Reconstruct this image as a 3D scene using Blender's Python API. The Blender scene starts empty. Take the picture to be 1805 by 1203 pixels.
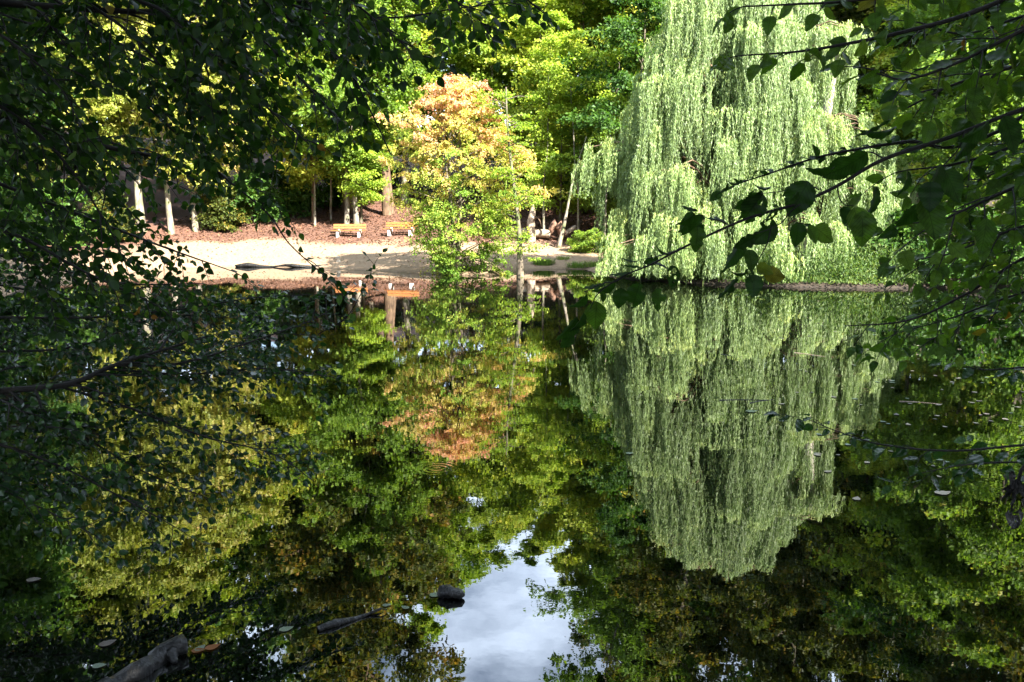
import bpy, math
import numpy as np
from mathutils import Vector
R = math.radians
S = bpy.context.scene
COL = S.collection
rng0 = np.random.default_rng(7)

# ------------------------------------------------------------------ camera, sky, sun, exposure
CAM = np.array([0.0, 0.0, 2.5]); PITCH = R(8.7); F = 1450.0
cd = bpy.data.cameras.new('camera'); cam = bpy.data.objects.new('camera', cd); COL.objects.link(cam)
cam.location = CAM; cam.rotation_euler = (R(90) - PITCH, 0, 0)
cd.sensor_width = 36; cd.lens = F / 1805 * 36; cd.clip_end = 3000; cd.clip_start = 0.05
S.camera = cam
SUN_EL, SUN_AZ = 40.0, 140.0          # azimuth clockwise from +Y
w = bpy.data.worlds.new('World'); S.world = w; w.use_nodes = True
nt = w.node_tree; nt.nodes.clear()
N = nt.nodes.new; LK = nt.links.new
out = N('ShaderNodeOutputWorld'); bg = N('ShaderNodeBackground'); bg.inputs['Strength'].default_value = 0.05
sky = N('ShaderNodeTexSky'); sky.sky_type = 'NISHITA'; sky.sun_disc = False
sky.sun_elevation = R(SUN_EL); sky.sun_rotation = R(SUN_AZ); sky.dust_density = 1.0; sky.ozone_density = 1.5
tc = N('ShaderNodeTexCoord'); sp = N('ShaderNodeSeparateXYZ'); LK(tc.outputs['Generated'], sp.inputs[0])
zz = N('ShaderNodeMath'); zz.operation = 'MAXIMUM'; LK(sp.outputs['Z'], zz.inputs[0]); zz.inputs[1].default_value = 0.06
dx = N('ShaderNodeMath'); dx.operation = 'DIVIDE'; LK(sp.outputs['X'], dx.inputs[0]); LK(zz.outputs[0], dx.inputs[1])
dy = N('ShaderNodeMath'); dy.operation = 'DIVIDE'; LK(sp.outputs['Y'], dy.inputs[0]); LK(zz.outputs[0], dy.inputs[1])
cb = N('ShaderNodeCombineXYZ'); LK(dx.outputs[0], cb.inputs[0]); LK(dy.outputs[0], cb.inputs[1])
cn = N('ShaderNodeTexNoise'); cn.inputs['Scale'].default_value = 1.3; cn.inputs['Detail'].default_value = 7; cn.inputs['Roughness'].default_value = .55
LK(cb.outputs[0], cn.inputs['Vector'])
cr = N('ShaderNodeMapRange'); cr.inputs['From Min'].default_value = .36; cr.inputs['From Max'].default_value = .62; LK(cn.outputs['Fac'], cr.inputs['Value'])
mx = N('ShaderNodeMix'); mx.data_type = 'RGBA'; LK(cr.outputs[0], mx.inputs[0]); LK(sky.outputs[0], mx.inputs[6]); mx.inputs[7].default_value = (15.0, 17.6, 21.5, 1)
LK(mx.outputs[2], bg.inputs['Color']); LK(bg.outputs[0], out.inputs['Surface'])
sl = bpy.data.lights.new('sun', 'SUN'); sl.energy = 5.0; sl.angle = R(0.53); sl.color = (1, .93, .82)
so = bpy.data.objects.new('sun', sl); COL.objects.link(so)
a, e = R(SUN_AZ), R(SUN_EL)
SUND = Vector((math.sin(a) * math.cos(e), math.cos(a) * math.cos(e), math.sin(e)))
so.rotation_euler = SUND.to_track_quat('Z', 'Y').to_euler(); so.location = (30, -30, 40)
S.view_settings.view_transform = 'Standard'; S.view_settings.look = 'None'; S.view_settings.gamma = 1
S.view_settings.exposure = 2.9
S.render.engine = 'CYCLES'; S.cycles.max_bounces = 6; S.cycles.diffuse_bounces = 3; S.cycles.glossy_bounces = 3
S.cycles.transmission_bounces = 3; S.cycles.sample_clamp_indirect = 6; S.cycles.use_denoising = True; S.cycles.denoiser = 'OPENIMAGEDENOISE'

# ------------------------------------------------------------------ helpers
CF = np.array([0, math.cos(PITCH), -math.sin(PITCH)]); CU = np.array([0, math.sin(PITCH), math.cos(PITCH)])
def ray(px, py):
    return CF + (px - 902.5) / F * np.array([1., 0, 0]) + (601.5 - py) / F * CU
def P(px, py, Y):
    d = ray(px, py); return CAM + d * (Y / d[1])
def proj(p):
    r = np.asarray(p) - CAM; dp = r @ CF
    return 902.5 + F * r[..., 0] / dp, 601.5 - F * (r @ CU) / dp
def W(px, py):
    d = ray(px, py); return CAM + d * (-CAM[2] / d[2])
def norm(v):
    return v / np.maximum(np.linalg.norm(v, axis=-1, keepdims=True), 1e-9)

def link(o, parent=None):
    COL.objects.link(o)
    if parent is not None: o.parent = parent
    return o
def mesh_obj(name, V, Fc, mat=None, parent=None, attrs=None, smooth=False, loc=None):
    V = np.asarray(V, np.float32); Fc = np.asarray(Fc, np.int32)
    me = bpy.data.meshes.new(name); k = Fc.shape[1]; n = len(Fc)
    me.vertices.add(len(V)); me.vertices.foreach_set('co', V.ravel())
    me.loops.add(n * k); me.loops.foreach_set('vertex_index', Fc.ravel())
    me.polygons.add(n); me.polygons.foreach_set('loop_start', np.arange(0, n * k, k, dtype=np.int32))
    me.polygons.foreach_set('use_smooth', np.full(n, smooth))
    for an, (dom, arr) in (attrs or {}).items():
        at = me.attributes.new(an, 'FLOAT', dom); at.data.foreach_set('value', np.asarray(arr, np.float32).ravel())
    me.update(calc_edges=True); me.validate()
    if mat: me.materials.append(mat)
    o = bpy.data.objects.new(name, me)
    if loc is not None: o.location = loc
    return link(o, parent)
def tag(o, label, cat, group=None):
    o['label'] = label; o['category'] = cat
    if group: o['group'] = group
    return o
def root(name, loc, label, cat, group=None, rz=0.0):
    o = bpy.data.objects.new(name, None); o.empty_display_size = .3; link(o)
    o.location = loc; o.rotation_euler = (0, 0, rz)
    return tag(o, label, cat, group)
class MB:
    """collects quads into one mesh"""
    def __init__(s): s.V = []; s.F = []; s.n = 0; s.A = []
    def add(s, V, Fc, a=0.0):
        V = np.asarray(V, float); Fc = np.asarray(Fc, int)
        s.V.append(V); s.F.append(Fc + s.n); s.n += len(V); s.A.append(np.broadcast_to(a, len(Fc)))
    def tube(s, pts, rad, k=6, seed=None, rough=0.0, cap=True):
        pts = np.asarray(pts, float); n = len(pts); rad = np.broadcast_to(np.asarray(rad, float), n)
        t = norm(np.gradient(pts, axis=0))
        ref = np.array([0, 0, 1.]) if abs(t[0][2]) < .9 else np.array([1., 0, 0])
        A = norm(np.cross(t, ref)); B = np.cross(t, A)
        an = np.linspace(0, 2 * np.pi, k, endpoint=False)
        rr = rad[:, None] * np.ones(k)
        if rough: rr = rr * (1 + rough * np.random.default_rng(seed or 1).normal(size=(n, k)))
        V = pts[:, None] + (np.cos(an)[None, :, None] * A[:, None] + np.sin(an)[None, :, None] * B[:, None]) * rr[..., None]
        i = np.arange(n - 1)[:, None] * k; j = np.arange(k)[None]; j2 = (j + 1) % k
        Fc = np.stack([i + j, i + j2, i + k + j2, i + k + j], -1).reshape(-1, 4)
        V = V.reshape(-1, 3)
        if cap:
            c0 = len(V); V = np.vstack([V, pts[:1], pts[-1:]])
            jj = np.arange(0, k, 2)
            e0 = np.stack([np.full_like(jj, c0), (jj + 2) % k, (jj + 1) % k, jj], -1)
            e1 = np.stack([np.full_like(jj, c0 + 1), (n - 1) * k + jj, (n - 1) * k + (jj + 1) % k, (n - 1) * k + (jj + 2) % k], -1)
            if k % 2 == 0: Fc = np.vstack([Fc, e0, e1])
        s.add(V, Fc)
    def box(s, c, sz, rx=0.0, bevel=0.0):
        c = np.asarray(c, float); h = np.asarray(sz, float) / 2
        v = np.array([[x, y, z] for x in (-1, 1) for y in (-1, 1) for z in (-1, 1)], float) * h
        if rx:
            ca, sa = math.cos(rx), math.sin(rx); v = v @ np.array([[1, 0, 0], [0, ca, sa], [0, -sa, ca]])
        s.add(v + c, [[0, 1, 3, 2], [4, 6, 7, 5], [0, 4, 5, 1], [2, 3, 7, 6], [0, 2, 6, 4], [1, 5, 7, 3]])
    def build(s, name, mat, parent=None, smooth=False, loc=None, attr='tint'):
        return mesh_obj(name, np.vstack(s.V), np.vstack(s.F), mat, parent, {attr: ('FACE', np.concatenate(s.A))}, smooth, loc)
def catmull(pts, n=8):
    p = np.asarray(pts, float); p = np.vstack([2 * p[0] - p[1], p, 2 * p[-1] - p[-2]]); o = []
    for i in range(1, len(p) - 2):
        t = np.linspace(0, 1, n, endpoint=False)[:, None]
        a, b, c, d = p[i - 1], p[i], p[i + 1], p[i + 2]
        o.append(.5 * (2 * b + (c - a) * t + (2 * a - 5 * b + 4 * c - d) * t ** 2 + (3 * b - a - 3 * c + d) * t ** 3))
    return np.vstack(o + [p[-2:-1]])
def leafquads(C, D, Nn, L, Wd, fold=.12):
    """diamond leaves: centres C, axis D, normals Nn, lengths, widths -> V, F"""
    D = norm(D); Sd = norm(np.cross(Nn, D)); Nn = np.cross(D, Sd); n = len(C)
    L = np.broadcast_to(L, n)[:, None]; Wd = np.broadcast_to(Wd, n)[:, None]
    V = np.stack([C - D * L / 2, C + Sd * Wd / 2 - D * L * .06 + Nn * Wd * fold, C + D * L / 2, C - Sd * Wd / 2 - D * L * .06 + Nn * Wd * fold], 1).reshape(-1, 3)
    return V, np.arange(4 * n).reshape(-1, 4)

# ------------------------------------------------------------------ materials
def mat_new(name):
    m = bpy.data.materials.new(name); m.use_nodes = True; t = m.node_tree; t.nodes.clear()
    o = t.nodes.new('ShaderNodeOutputMaterial'); return m, t, t.nodes.new, t.links.new, o
def ramp(t, stops):
    r = t.nodes.new('ShaderNodeValToRGB'); el = r.color_ramp.elements
    el[0].position, el[0].color = stops[0][0], (*stops[0][1], 1); el[1].position, el[1].color = stops[-1][0], (*stops[-1][1], 1)
    for p, c in stops[1:-1]:
        x = el.new(p); x.color = (*c, 1)
    return r
def leaf_mat(name, stops, transl=.45, rough=.5, spec=.28, objvar=.12, tcol=(1.25, 1.3, .6), veins=False):
    m, t, N, L, o = mat_new(name)
    at = N('ShaderNodeAttribute'); at.attribute_name = 'tint'
    oi = N('ShaderNodeObjectInfo'); ma = N('ShaderNodeMath'); ma.operation = 'MULTIPLY_ADD'
    L(oi.outputs['Random'], ma.inputs[0]); ma.inputs[1].default_value = objvar * 2; ma.inputs[2].default_value = -objvar
    ad = N('ShaderNodeMath'); ad.operation = 'ADD'; L(at.outputs['Fac'], ad.inputs[0]); L(ma.outputs[0], ad.inputs[1])
    r = ramp(t, stops); L(ad.outputs[0], r.inputs[0])
    b = N('ShaderNodeBsdfPrincipled'); b.inputs['Roughness'].default_value = rough; b.inputs['Specular IOR Level'].default_value = spec
    src = r.outputs[0]
    if veins:
        au = N('ShaderNodeAttribute'); au.attribute_name = 'leaf_u'; av = N('ShaderNodeAttribute'); av.attribute_name = 'leaf_v'
        m1 = N('ShaderNodeMath'); m1.operation = 'MULTIPLY_ADD'; L(av.outputs['Fac'], m1.inputs[0]); m1.inputs[1].default_value = -.85; L(au.outputs['Fac'], m1.inputs[2])
        m2 = N('ShaderNodeMath'); m2.operation = 'PINGPONG'; L(m1.outputs[0], m2.inputs[0]); m2.inputs[1].default_value = .05
        m3 = N('ShaderNodeMath'); m3.operation = 'MULTIPLY'; L(av.outputs['Fac'], m3.inputs[0]); m3.inputs[1].default_value = .6
        m4 = N('ShaderNodeMath'); m4.operation = 'MINIMUM'; L(m2.outputs[0], m4.inputs[0]); L(m3.outputs[0], m4.inputs[1])
        m5 = N('ShaderNodeMapRange'); m5.inputs['From Max'].default_value = .014; m5.inputs['To Min'].default_value = .5; L(m4.outputs[0], m5.inputs['Value'])
        tcn = N('ShaderNodeTexCoord'); nz = N('ShaderNodeTexNoise'); nz.inputs['Scale'].default_value = 45; L(tcn.outputs['Object'], nz.inputs['Vector'])
        m6 = N('ShaderNodeMapRange'); m6.inputs['From Min'].default_value = .3; m6.inputs['From Max'].default_value = .7; m6.inputs['To Min'].default_value = .7; m6.inputs['To Max'].default_value = 1.25; L(nz.outputs['Fac'], m6.inputs['Value'])
        m7 = N('ShaderNodeMath'); m7.operation = 'MULTIPLY'; L(m5.outputs[0], m7.inputs[0]); L(m6.outputs[0], m7.inputs[1])
        mv = N('ShaderNodeMix'); mv.data_type = 'RGBA'; mv.blend_type = 'MULTIPLY'; mv.inputs[0].default_value = 1; L(src, mv.inputs[6]); L(m7.outputs[0], mv.inputs[7]); src = mv.outputs[2]
    L(src, b.inputs['Base Color'])
    mu = N('ShaderNodeMix'); mu.data_type = 'RGBA'; mu.blend_type = 'MULTIPLY'; mu.inputs[0].default_value = 1
    L(src, mu.inputs[6]); mu.inputs[7].default_value = (*tcol, 1)
    tr = N('ShaderNodeBsdfTranslucent'); L(mu.outputs[2], tr.inputs['Color'])
    ms = N('ShaderNodeMixShader'); ms.inputs[0].default_value = transl; L(b.outputs[0], ms.inputs[1]); L(tr.outputs[0], ms.inputs[2])
    L(ms.outputs[0], o.inputs['Surface']); return m
def bark_mat(name, c0, c1, scale=6.0, moss=None, bump=.02):
    m, t, N, L, o = mat_new(name)
    tc = N('ShaderNodeTexCoord'); mp = N('ShaderNodeMapping'); mp.inputs['Scale'].default_value = (1, 1, .35); L(tc.outputs['Object'], mp.inputs[0])
    n1 = N('ShaderNodeTexNoise'); n1.inputs['Scale'].default_value = scale; n1.inputs['Detail'].default_value = 6; L(mp.outputs[0], n1.inputs['Vector'])
    r = ramp(t, [(.35, c0), (.65, c1)]); L(n1.outputs['Fac'], r.inputs[0]); src = r.outputs[0]
    if moss:
        n2 = N('ShaderNodeTexNoise'); n2.inputs['Scale'].default_value = 2.2; n2.inputs['Detail'].default_value = 4; L(tc.outputs['Object'], n2.inputs['Vector'])
        mr = N('ShaderNodeMapRange'); mr.inputs['From Min'].default_value = .5; mr.inputs['From Max'].default_value = .6; L(n2.outputs['Fac'], mr.inputs['Value'])
        mx = N('ShaderNodeMix'); mx.data_type = 'RGBA'; L(mr.outputs[0], mx.inputs[0]); L(src, mx.inputs[6]); mx.inputs[7].default_value = (*moss, 1); src = mx.outputs[2]
    b = N('ShaderNodeBsdfPrincipled'); b.inputs['Roughness'].default_value = .4 if 'wet' in name else .85; b.inputs['Specular IOR Level'].default_value = .3; L(src, b.inputs['Base Color'])
    bp = N('ShaderNodeBump'); bp.inputs['Distance'].default_value = bump; L(n1.outputs['Fac'], bp.inputs['Height']); L(bp.outputs[0], b.inputs['Normal'])
    L(b.outputs[0], o.inputs['Surface']); return m

M = {}
M['green']  = leaf_mat('leaf_green',  [(0, (.06, .11, .014)), (.5, (.14, .24, .03)), (.85, (.24, .33, .045)), (1, (.38, .36, .05))], transl=.48)
M['bright'] = leaf_mat('leaf_bright', [(0, (.10, .18, .02)), (.5, (.25, .36, .04)), (.85, (.38, .45, .06)), (1, (.48, .44, .07))], transl=.5)
M['lime']   = leaf_mat('leaf_lime',   [(0, (.11, .19, .02)), (.5, (.29, .37, .045)), (.8, (.43, .44, .06)), (1, (.53, .42, .07))], transl=.45)
M['yellow'] = leaf_mat('leaf_yellow', [(0, (.10, .15, .02)), (.45, (.26, .29, .05)), (.8, (.39, .35, .10)), (1, (.44, .30, .12))], transl=.4)
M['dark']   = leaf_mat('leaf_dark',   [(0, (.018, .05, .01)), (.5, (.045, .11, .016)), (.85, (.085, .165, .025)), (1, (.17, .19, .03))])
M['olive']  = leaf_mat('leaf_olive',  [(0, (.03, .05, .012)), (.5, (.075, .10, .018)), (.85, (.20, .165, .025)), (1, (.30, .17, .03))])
M['willow'] = leaf_mat('leaf_willow', [(0, (.10, .15, .065)), (.5, (.185, .275, .085)), (.85, (.30, .37, .10)), (1, (.42, .39, .09))], transl=.3, tcol=(1.1, 1.2, .7), spec=.6)
M['maple']  = leaf_mat('leaf_maple',  [(0, (.08, .17, .02)), (.28, (.18, .28, .035)), (.46, (.36, .38, .07)), (.62, (.52, .40, .12)), (.8, (.58, .33, .19)), (1, (.55, .23, .18))], transl=.42, objvar=0)
M['weeds']  = leaf_mat('leaf_weeds', [(0, (.03, .065, .016)), (.5, (.075, .135, .03)), (1, (.16, .20, .05))])
M['reed']   = leaf_mat('leaf_reed',   [(0, (.06, .13, .03)), (.5, (.13, .22, .05)), (1, (.24, .30, .08))])
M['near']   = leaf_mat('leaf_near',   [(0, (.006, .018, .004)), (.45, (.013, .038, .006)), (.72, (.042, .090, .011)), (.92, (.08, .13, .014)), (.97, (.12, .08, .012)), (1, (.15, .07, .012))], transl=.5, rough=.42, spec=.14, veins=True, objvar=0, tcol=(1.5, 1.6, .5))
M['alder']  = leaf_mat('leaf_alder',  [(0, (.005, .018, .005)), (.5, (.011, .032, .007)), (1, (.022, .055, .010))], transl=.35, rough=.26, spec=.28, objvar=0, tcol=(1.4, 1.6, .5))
M['dead']   = leaf_mat('leaf_dead',   [(0, (.16, .06, .02)), (1, (.30, .14, .05))], transl=.2, objvar=0)
M['bark']   = bark_mat('bark_grey', (.05, .04, .03), (.15, .125, .09), moss=(.05, .07, .02))
M['pale']   = bark_mat('bark_pale', (.07, .06, .045), (.25, .22, .175), 4.5, moss=(.13, .14, .07))
M['darkbark'] = bark_mat('bark_dark', (.003, .0025, .002), (.011, .009, .007), 9)
M['brown']  = bark_mat('bark_brown', (.05, .032, .02), (.16, .105, .065), 8)
M['dead_wood'] = bark_mat('dead_wood', (.16, .12, .085), (.36, .29, .215), 7)
M['white_bark'] = bark_mat('bark_white', (.26, .235, .19), (.50, .46, .39), 4)
M['wet']    = bark_mat('wet_wood', (.003, .003, .003), (.017, .016, .015), 22, bump=.03)
M['root']   = bark_mat('root_soil', (.09, .045, .03), (.24, .14, .095), 7, bump=.05)
def plain(name, c, c2, rough=.6, scale=12):
    m, t, N, L, o = mat_new(name); tc = N('ShaderNodeTexCoord'); n = N('ShaderNodeTexNoise'); n.inputs['Scale'].default_value = scale; n.inputs['Detail'].default_value = 5
    L(tc.outputs['Object'], n.inputs['Vector']); r = ramp(t, [(.35, c), (.65, c2)]); L(n.outputs['Fac'], r.inputs[0])
    b = N('ShaderNodeBsdfPrincipled'); b.inputs['Roughness'].default_value = rough; L(r.outputs[0], b.inputs['Base Color'])
    bp = N('ShaderNodeBump'); bp.inputs['Distance'].default_value = .006; L(n.outputs['Fac'], bp.inputs['Height']); L(bp.outputs[0], b.inputs['Normal'])
    L(b.outputs[0], o.inputs['Surface']); return m
M['slat'] = plain('bench_wood', (.21, .075, .015), (.29, .11, .026), .5)
M['concrete'] = plain('concrete', (.45, .43, .40), (.58, .56, .52), .9)
M['stone'] = plain('stone', (.20, .17, .13), (.42, .37, .30), .9)
M['floatleaf'] = plain('float_leaf', (.14, .10, .06), (.28, .25, .19), .35, 30)
M['floatgreen'] = plain('float_leaf_green', (.04, .07, .045), (.12, .16, .11), .3, 30)

# ------------------------------------------------------------------ ground, pond
shore_px = [(60, 505), (180, 486), (300, 474), (420, 470), (560, 472), (640, 477), (720, 481), (800, 485),
            (870, 487), (915, 480), (960, 474), (1030, 475), (1060, 484), (1100, 492), (1200, 498), (1300, 503), (1400, 506), (1500, 508), (1600, 508), (1800, 507), (1960, 507)]
poly = [W(*p)[:2] for p in shore_px] + [np.array(q) for q in [(20.5, 21), (19, 10), (12, 3.4), (4, 3.0), (-4, 3.0), (-8, 4.5), (-10.5, 9), (-12.3, 15), (-14.2, 21), (-16.4, 26)]]
poly = np.array(poly)
def sdf(x, y):
    q = np.stack([x, y], -1); d = np.full(q.shape[:-1], 1e9); ins = np.zeros(q.shape[:-1], bool)
    for i in range(len(poly)):
        a, b = poly[i], poly[(i + 1) % len(poly)]; ab = b - a
        t = np.clip(((q - a) @ ab) / (ab @ ab), 0, 1); d = np.minimum(d, np.linalg.norm(q - a - t[..., None] * ab, axis=-1))
        c = ((a[1] > q[..., 1]) != (b[1] > q[..., 1])) & (q[..., 0] < (b[0] - a[0]) * (q[..., 1] - a[1]) / (b[1] - a[1] + 1e-12) + a[0]); ins ^= c
    return np.where(ins, -d, d)
def wav(x, y):
    return (np.sin(x * .9 + 1.3 * np.sin(y * .31)) * np.sin(y * .7 + .8 * np.sin(x * .43)) + .5 * np.sin(x * 2.3 + y * 1.1) * np.sin(y * 1.9 - x * .7) + .25 * np.sin(x * 5.1 - y * 2.2) * np.sin(y * 4.7 + x * 1.7))
def gz(x, y):
    x = np.asarray(x, float); y = np.asarray(y, float); sd = sdf(x, y); sd = sd + .11 * wav(x * 1.7, y * 1.7) * np.clip((y - 24) / 3, 0, 1)
    lip = np.clip((-8.5 - x) / 2, 0, 1) * .10 + np.clip((x - 6) / 2, 0, 1) * .10
    land = (.06 + lip) * (1 - np.exp(-np.maximum(sd, 0) * 8)) + .14 * np.minimum(sd, 6.8) + .235 * np.clip(sd - 6.8, 0, 45) + .03 * np.clip(sd - 52, 0, 300)
    land = land + wav(x, y) * np.clip(sd, 0, 8) * .012
    return np.where(sd > 0, land, np.maximum(-1.2, sd * .35))
def g1(x, y): return float(gz(np.array([x]), np.array([y]))[0])
def G(px, py):
    d = ray(px, py); t = np.linspace(4, 140, 3000); p = CAM + t[:, None] * d
    h = p[:, 2] - np.maximum(gz(p[:, 0], p[:, 1]), 0); i = np.argmax(h < 0); return p[i]
def axis(lo, hi, step, far):
    core = np.arange(lo, hi, step); k = np.cumsum(step * 1.18 ** np.arange(1, 40)); k = k[k < far]
    return np.concatenate([(lo - k)[::-1], core, hi + k])
gx, gy = axis(-34, 30, .34, 900), axis(-4, 68, .34, 900)
X, Y = np.meshgrid(gx, gy); SD = sdf(X, Y); Z = gz(X, Y)
V = np.stack([X, Y, Z], -1).reshape(-1, 3); nx, ny = len(gx), len(gy)
ii = (np.arange(ny - 1)[:, None] * nx + np.arange(nx - 1)[None]).ravel(); Fc = np.stack([ii, ii + 1, ii + nx + 1, ii + nx], -1)
sand = np.clip((7.0 + wav(X, Y) * .5 - SD) / 1.1, 0, 1) * np.clip((7.2 - X + wav(Y, X) * .5) / 1.5, 0, 1) * np.clip((Y - 33) / 2, 0, 1) * np.clip((X + 21) / 3, 0, 1)
lit = np.clip((7.5 - X) / 3, 0, 1) * np.clip((Y - 36) / 3, 0, 1)
m, t, N, L, o = mat_new('ground')
a1 = N('ShaderNodeAttribute'); a1.attribute_name = 'sand'; a2 = N('ShaderNodeAttribute'); a2.attribute_name = 'litter'
tc = N('ShaderNodeTexCoord')
def noise(sc, det=6, ro=.6):
    n = N('ShaderNodeTexNoise'); n.inputs['Scale'].default_value = sc; n.inputs['Detail'].default_value = det; n.inputs['Roughness'].default_value = ro; L(tc.outputs['Object'], n.inputs['Vector']); return n
def mixc(f, c1, c2):
    x = N('ShaderNodeMix'); x.data_type = 'RGBA'; L(f, x.inputs[0]); L(c1, x.inputs[6]); L(c2, x.inputs[7]); return x.outputs[2]
n1, n2, n3 = noise(.9), noise(9), noise(28, 3)
rs = ramp(t, [(.3, (.14, .092, .055)), (.5, (.205, .14, .086)), (.72, (.25, .18, .115))]); L(n2.outputs['Fac'], rs.inputs[0])
rl = ramp(t, [(.25, (.02, .010, .006)), (.5, (.075, .033, .02)), (.62, (.14, .064, .038)), (.8, (.24, .125, .075))]); L(n3.outputs['Fac'], rl.inputs[0])
rd = ramp(t, [(.3, (.012, .008, .005)), (.55, (.035, .023, .014)), (.8, (.03, .045, .014))]); L(n2.outputs['Fac'], rd.inputs[0])
c = mixc(a2.outputs['Fac'], rd.outputs[0], rl.outputs[0]); c = mixc(a1.outputs['Fac'], c, rs.outputs[0])
geo = N('ShaderNodeNewGeometry'); sz = N('ShaderNodeSeparateXYZ'); L(geo.outputs['Position'], sz.inputs[0])
wet = N('ShaderNodeMapRange'); wet.inputs['From Min'].default_value = .02; wet.inputs['From Max'].default_value = .1; wet.inputs['To Min'].default_value = .7; L(sz.outputs['Z'], wet.inputs['Value'])
wm = N('ShaderNodeMix'); wm.data_type = 'RGBA'; wm.blend_type = 'MULTIPLY'; wm.inputs[0].default_value = 1; L(c, wm.inputs[6]); L(wet.outputs[0], wm.inputs[7])
b = N('ShaderNodeBsdfPrincipled'); b.inputs['Roughness'].default_value = .95; L(wm.outputs[2], b.inputs['Base Color'])
bp = N('ShaderNodeBump'); bp.inputs['Distance'].default_value = .05; bp.inputs['Strength'].default_value = .7; L(n2.outputs['Fac'], bp.inputs['Height']); L(bp.outputs[0], b.inputs['Normal']); L(b.outputs[0], o.inputs['Surface'])
g = mesh_obj('ground', V, Fc, m, attrs={'sand': ('POINT', sand), 'litter': ('POINT', lit)}, smooth=True); g['kind'] = 'structure'

m, t, N, L, o = mat_new('pond_water')
b = N('ShaderNodeBsdfPrincipled'); b.inputs['Base Color'].default_value = (.0012, .0018, .001, 1); b.inputs['Roughness'].default_value = .008; b.inputs['IOR'].default_value = 2.15
tc = N('ShaderNodeTexCoord')
n1 = N('ShaderNodeTexNoise'); n1.inputs['Scale'].default_value = 1.6; n1.inputs['Detail'].default_value = 3; L(tc.outputs['Object'], n1.inputs['Vector'])
n2 = N('ShaderNodeTexNoise'); n2.inputs['Scale'].default_value = 9; n2.inputs['Detail'].default_value = 2; L(tc.outputs['Object'], n2.inputs['Vector'])
rc = W(770, 826)
vd = N('ShaderNodeVectorMath'); vd.operation = 'DISTANCE'; L(tc.outputs['Object'], vd.inputs[0]); vd.inputs[1].default_value = (rc[0], rc[1], 0)
sn = N('ShaderNodeMath'); sn.operation = 'MULTIPLY'; L(vd.outputs['Value'], sn.inputs[0]); sn.inputs[1].default_value = 95
s2 = N('ShaderNodeMath'); s2.operation = 'SINE'; L(sn.outputs[0], s2.inputs[0])
fo = N('ShaderNodeMapRange'); fo.inputs['From Min'].default_value = .05; fo.inputs['From Max'].default_value = .27; fo.inputs['To Min'].default_value = .35; fo.inputs['To Max'].default_value = 0; L(vd.outputs['Value'], fo.inputs['Value'])
rp = N('ShaderNodeMath'); rp.operation = 'MULTIPLY'; L(s2.outputs[0], rp.inputs[0]); L(fo.outputs[0], rp.inputs[1])
h1 = N('ShaderNodeMath'); h1.operation = 'MULTIPLY_ADD'; L(n2.outputs['Fac'], h1.inputs[0]); h1.inputs[1].default_value = .22; L(n1.outputs['Fac'], h1.inputs[2])
h2 = N('ShaderNodeMath'); h2.operation = 'ADD'; L(h1.outputs[0], h2.inputs[0]); L(rp.outputs[0], h2.inputs[1])
n4 = N('ShaderNodeTexNoise'); n4.inputs['Scale'].default_value = .28; n4.inputs['Detail'].default_value = 4; L(tc.outputs['Object'], n4.inputs['Vector'])
r4 = N('ShaderNodeMapRange'); r4.inputs['From Min'].default_value = .35; r4.inputs['From Max'].default_value = .65; r4.inputs['To Min'].default_value = .35; r4.inputs['To Max'].default_value = 1.6; L(n4.outputs['Fac'], r4.inputs['Value'])
h3 = N('ShaderNodeMath'); h3.operation = 'MULTIPLY'; L(h2.outputs[0], h3.inputs[0]); L(r4.outputs[0], h3.inputs[1])
bp = N('ShaderNodeBump'); bp.inputs['Distance'].default_value = .0008; L(h3.outputs[0], bp.inputs['Height']); L(bp.outputs[0], b.inputs['Normal']); L(b.outputs[0], o.inputs['Surface'])
wt = mesh_obj('water', [(-60, 1.5, 0), (30, 1.5, 0), (30, 50, 0), (-60, 50, 0)], [[0, 1, 2, 3]], m); wt['kind'] = 'structure'

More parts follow.
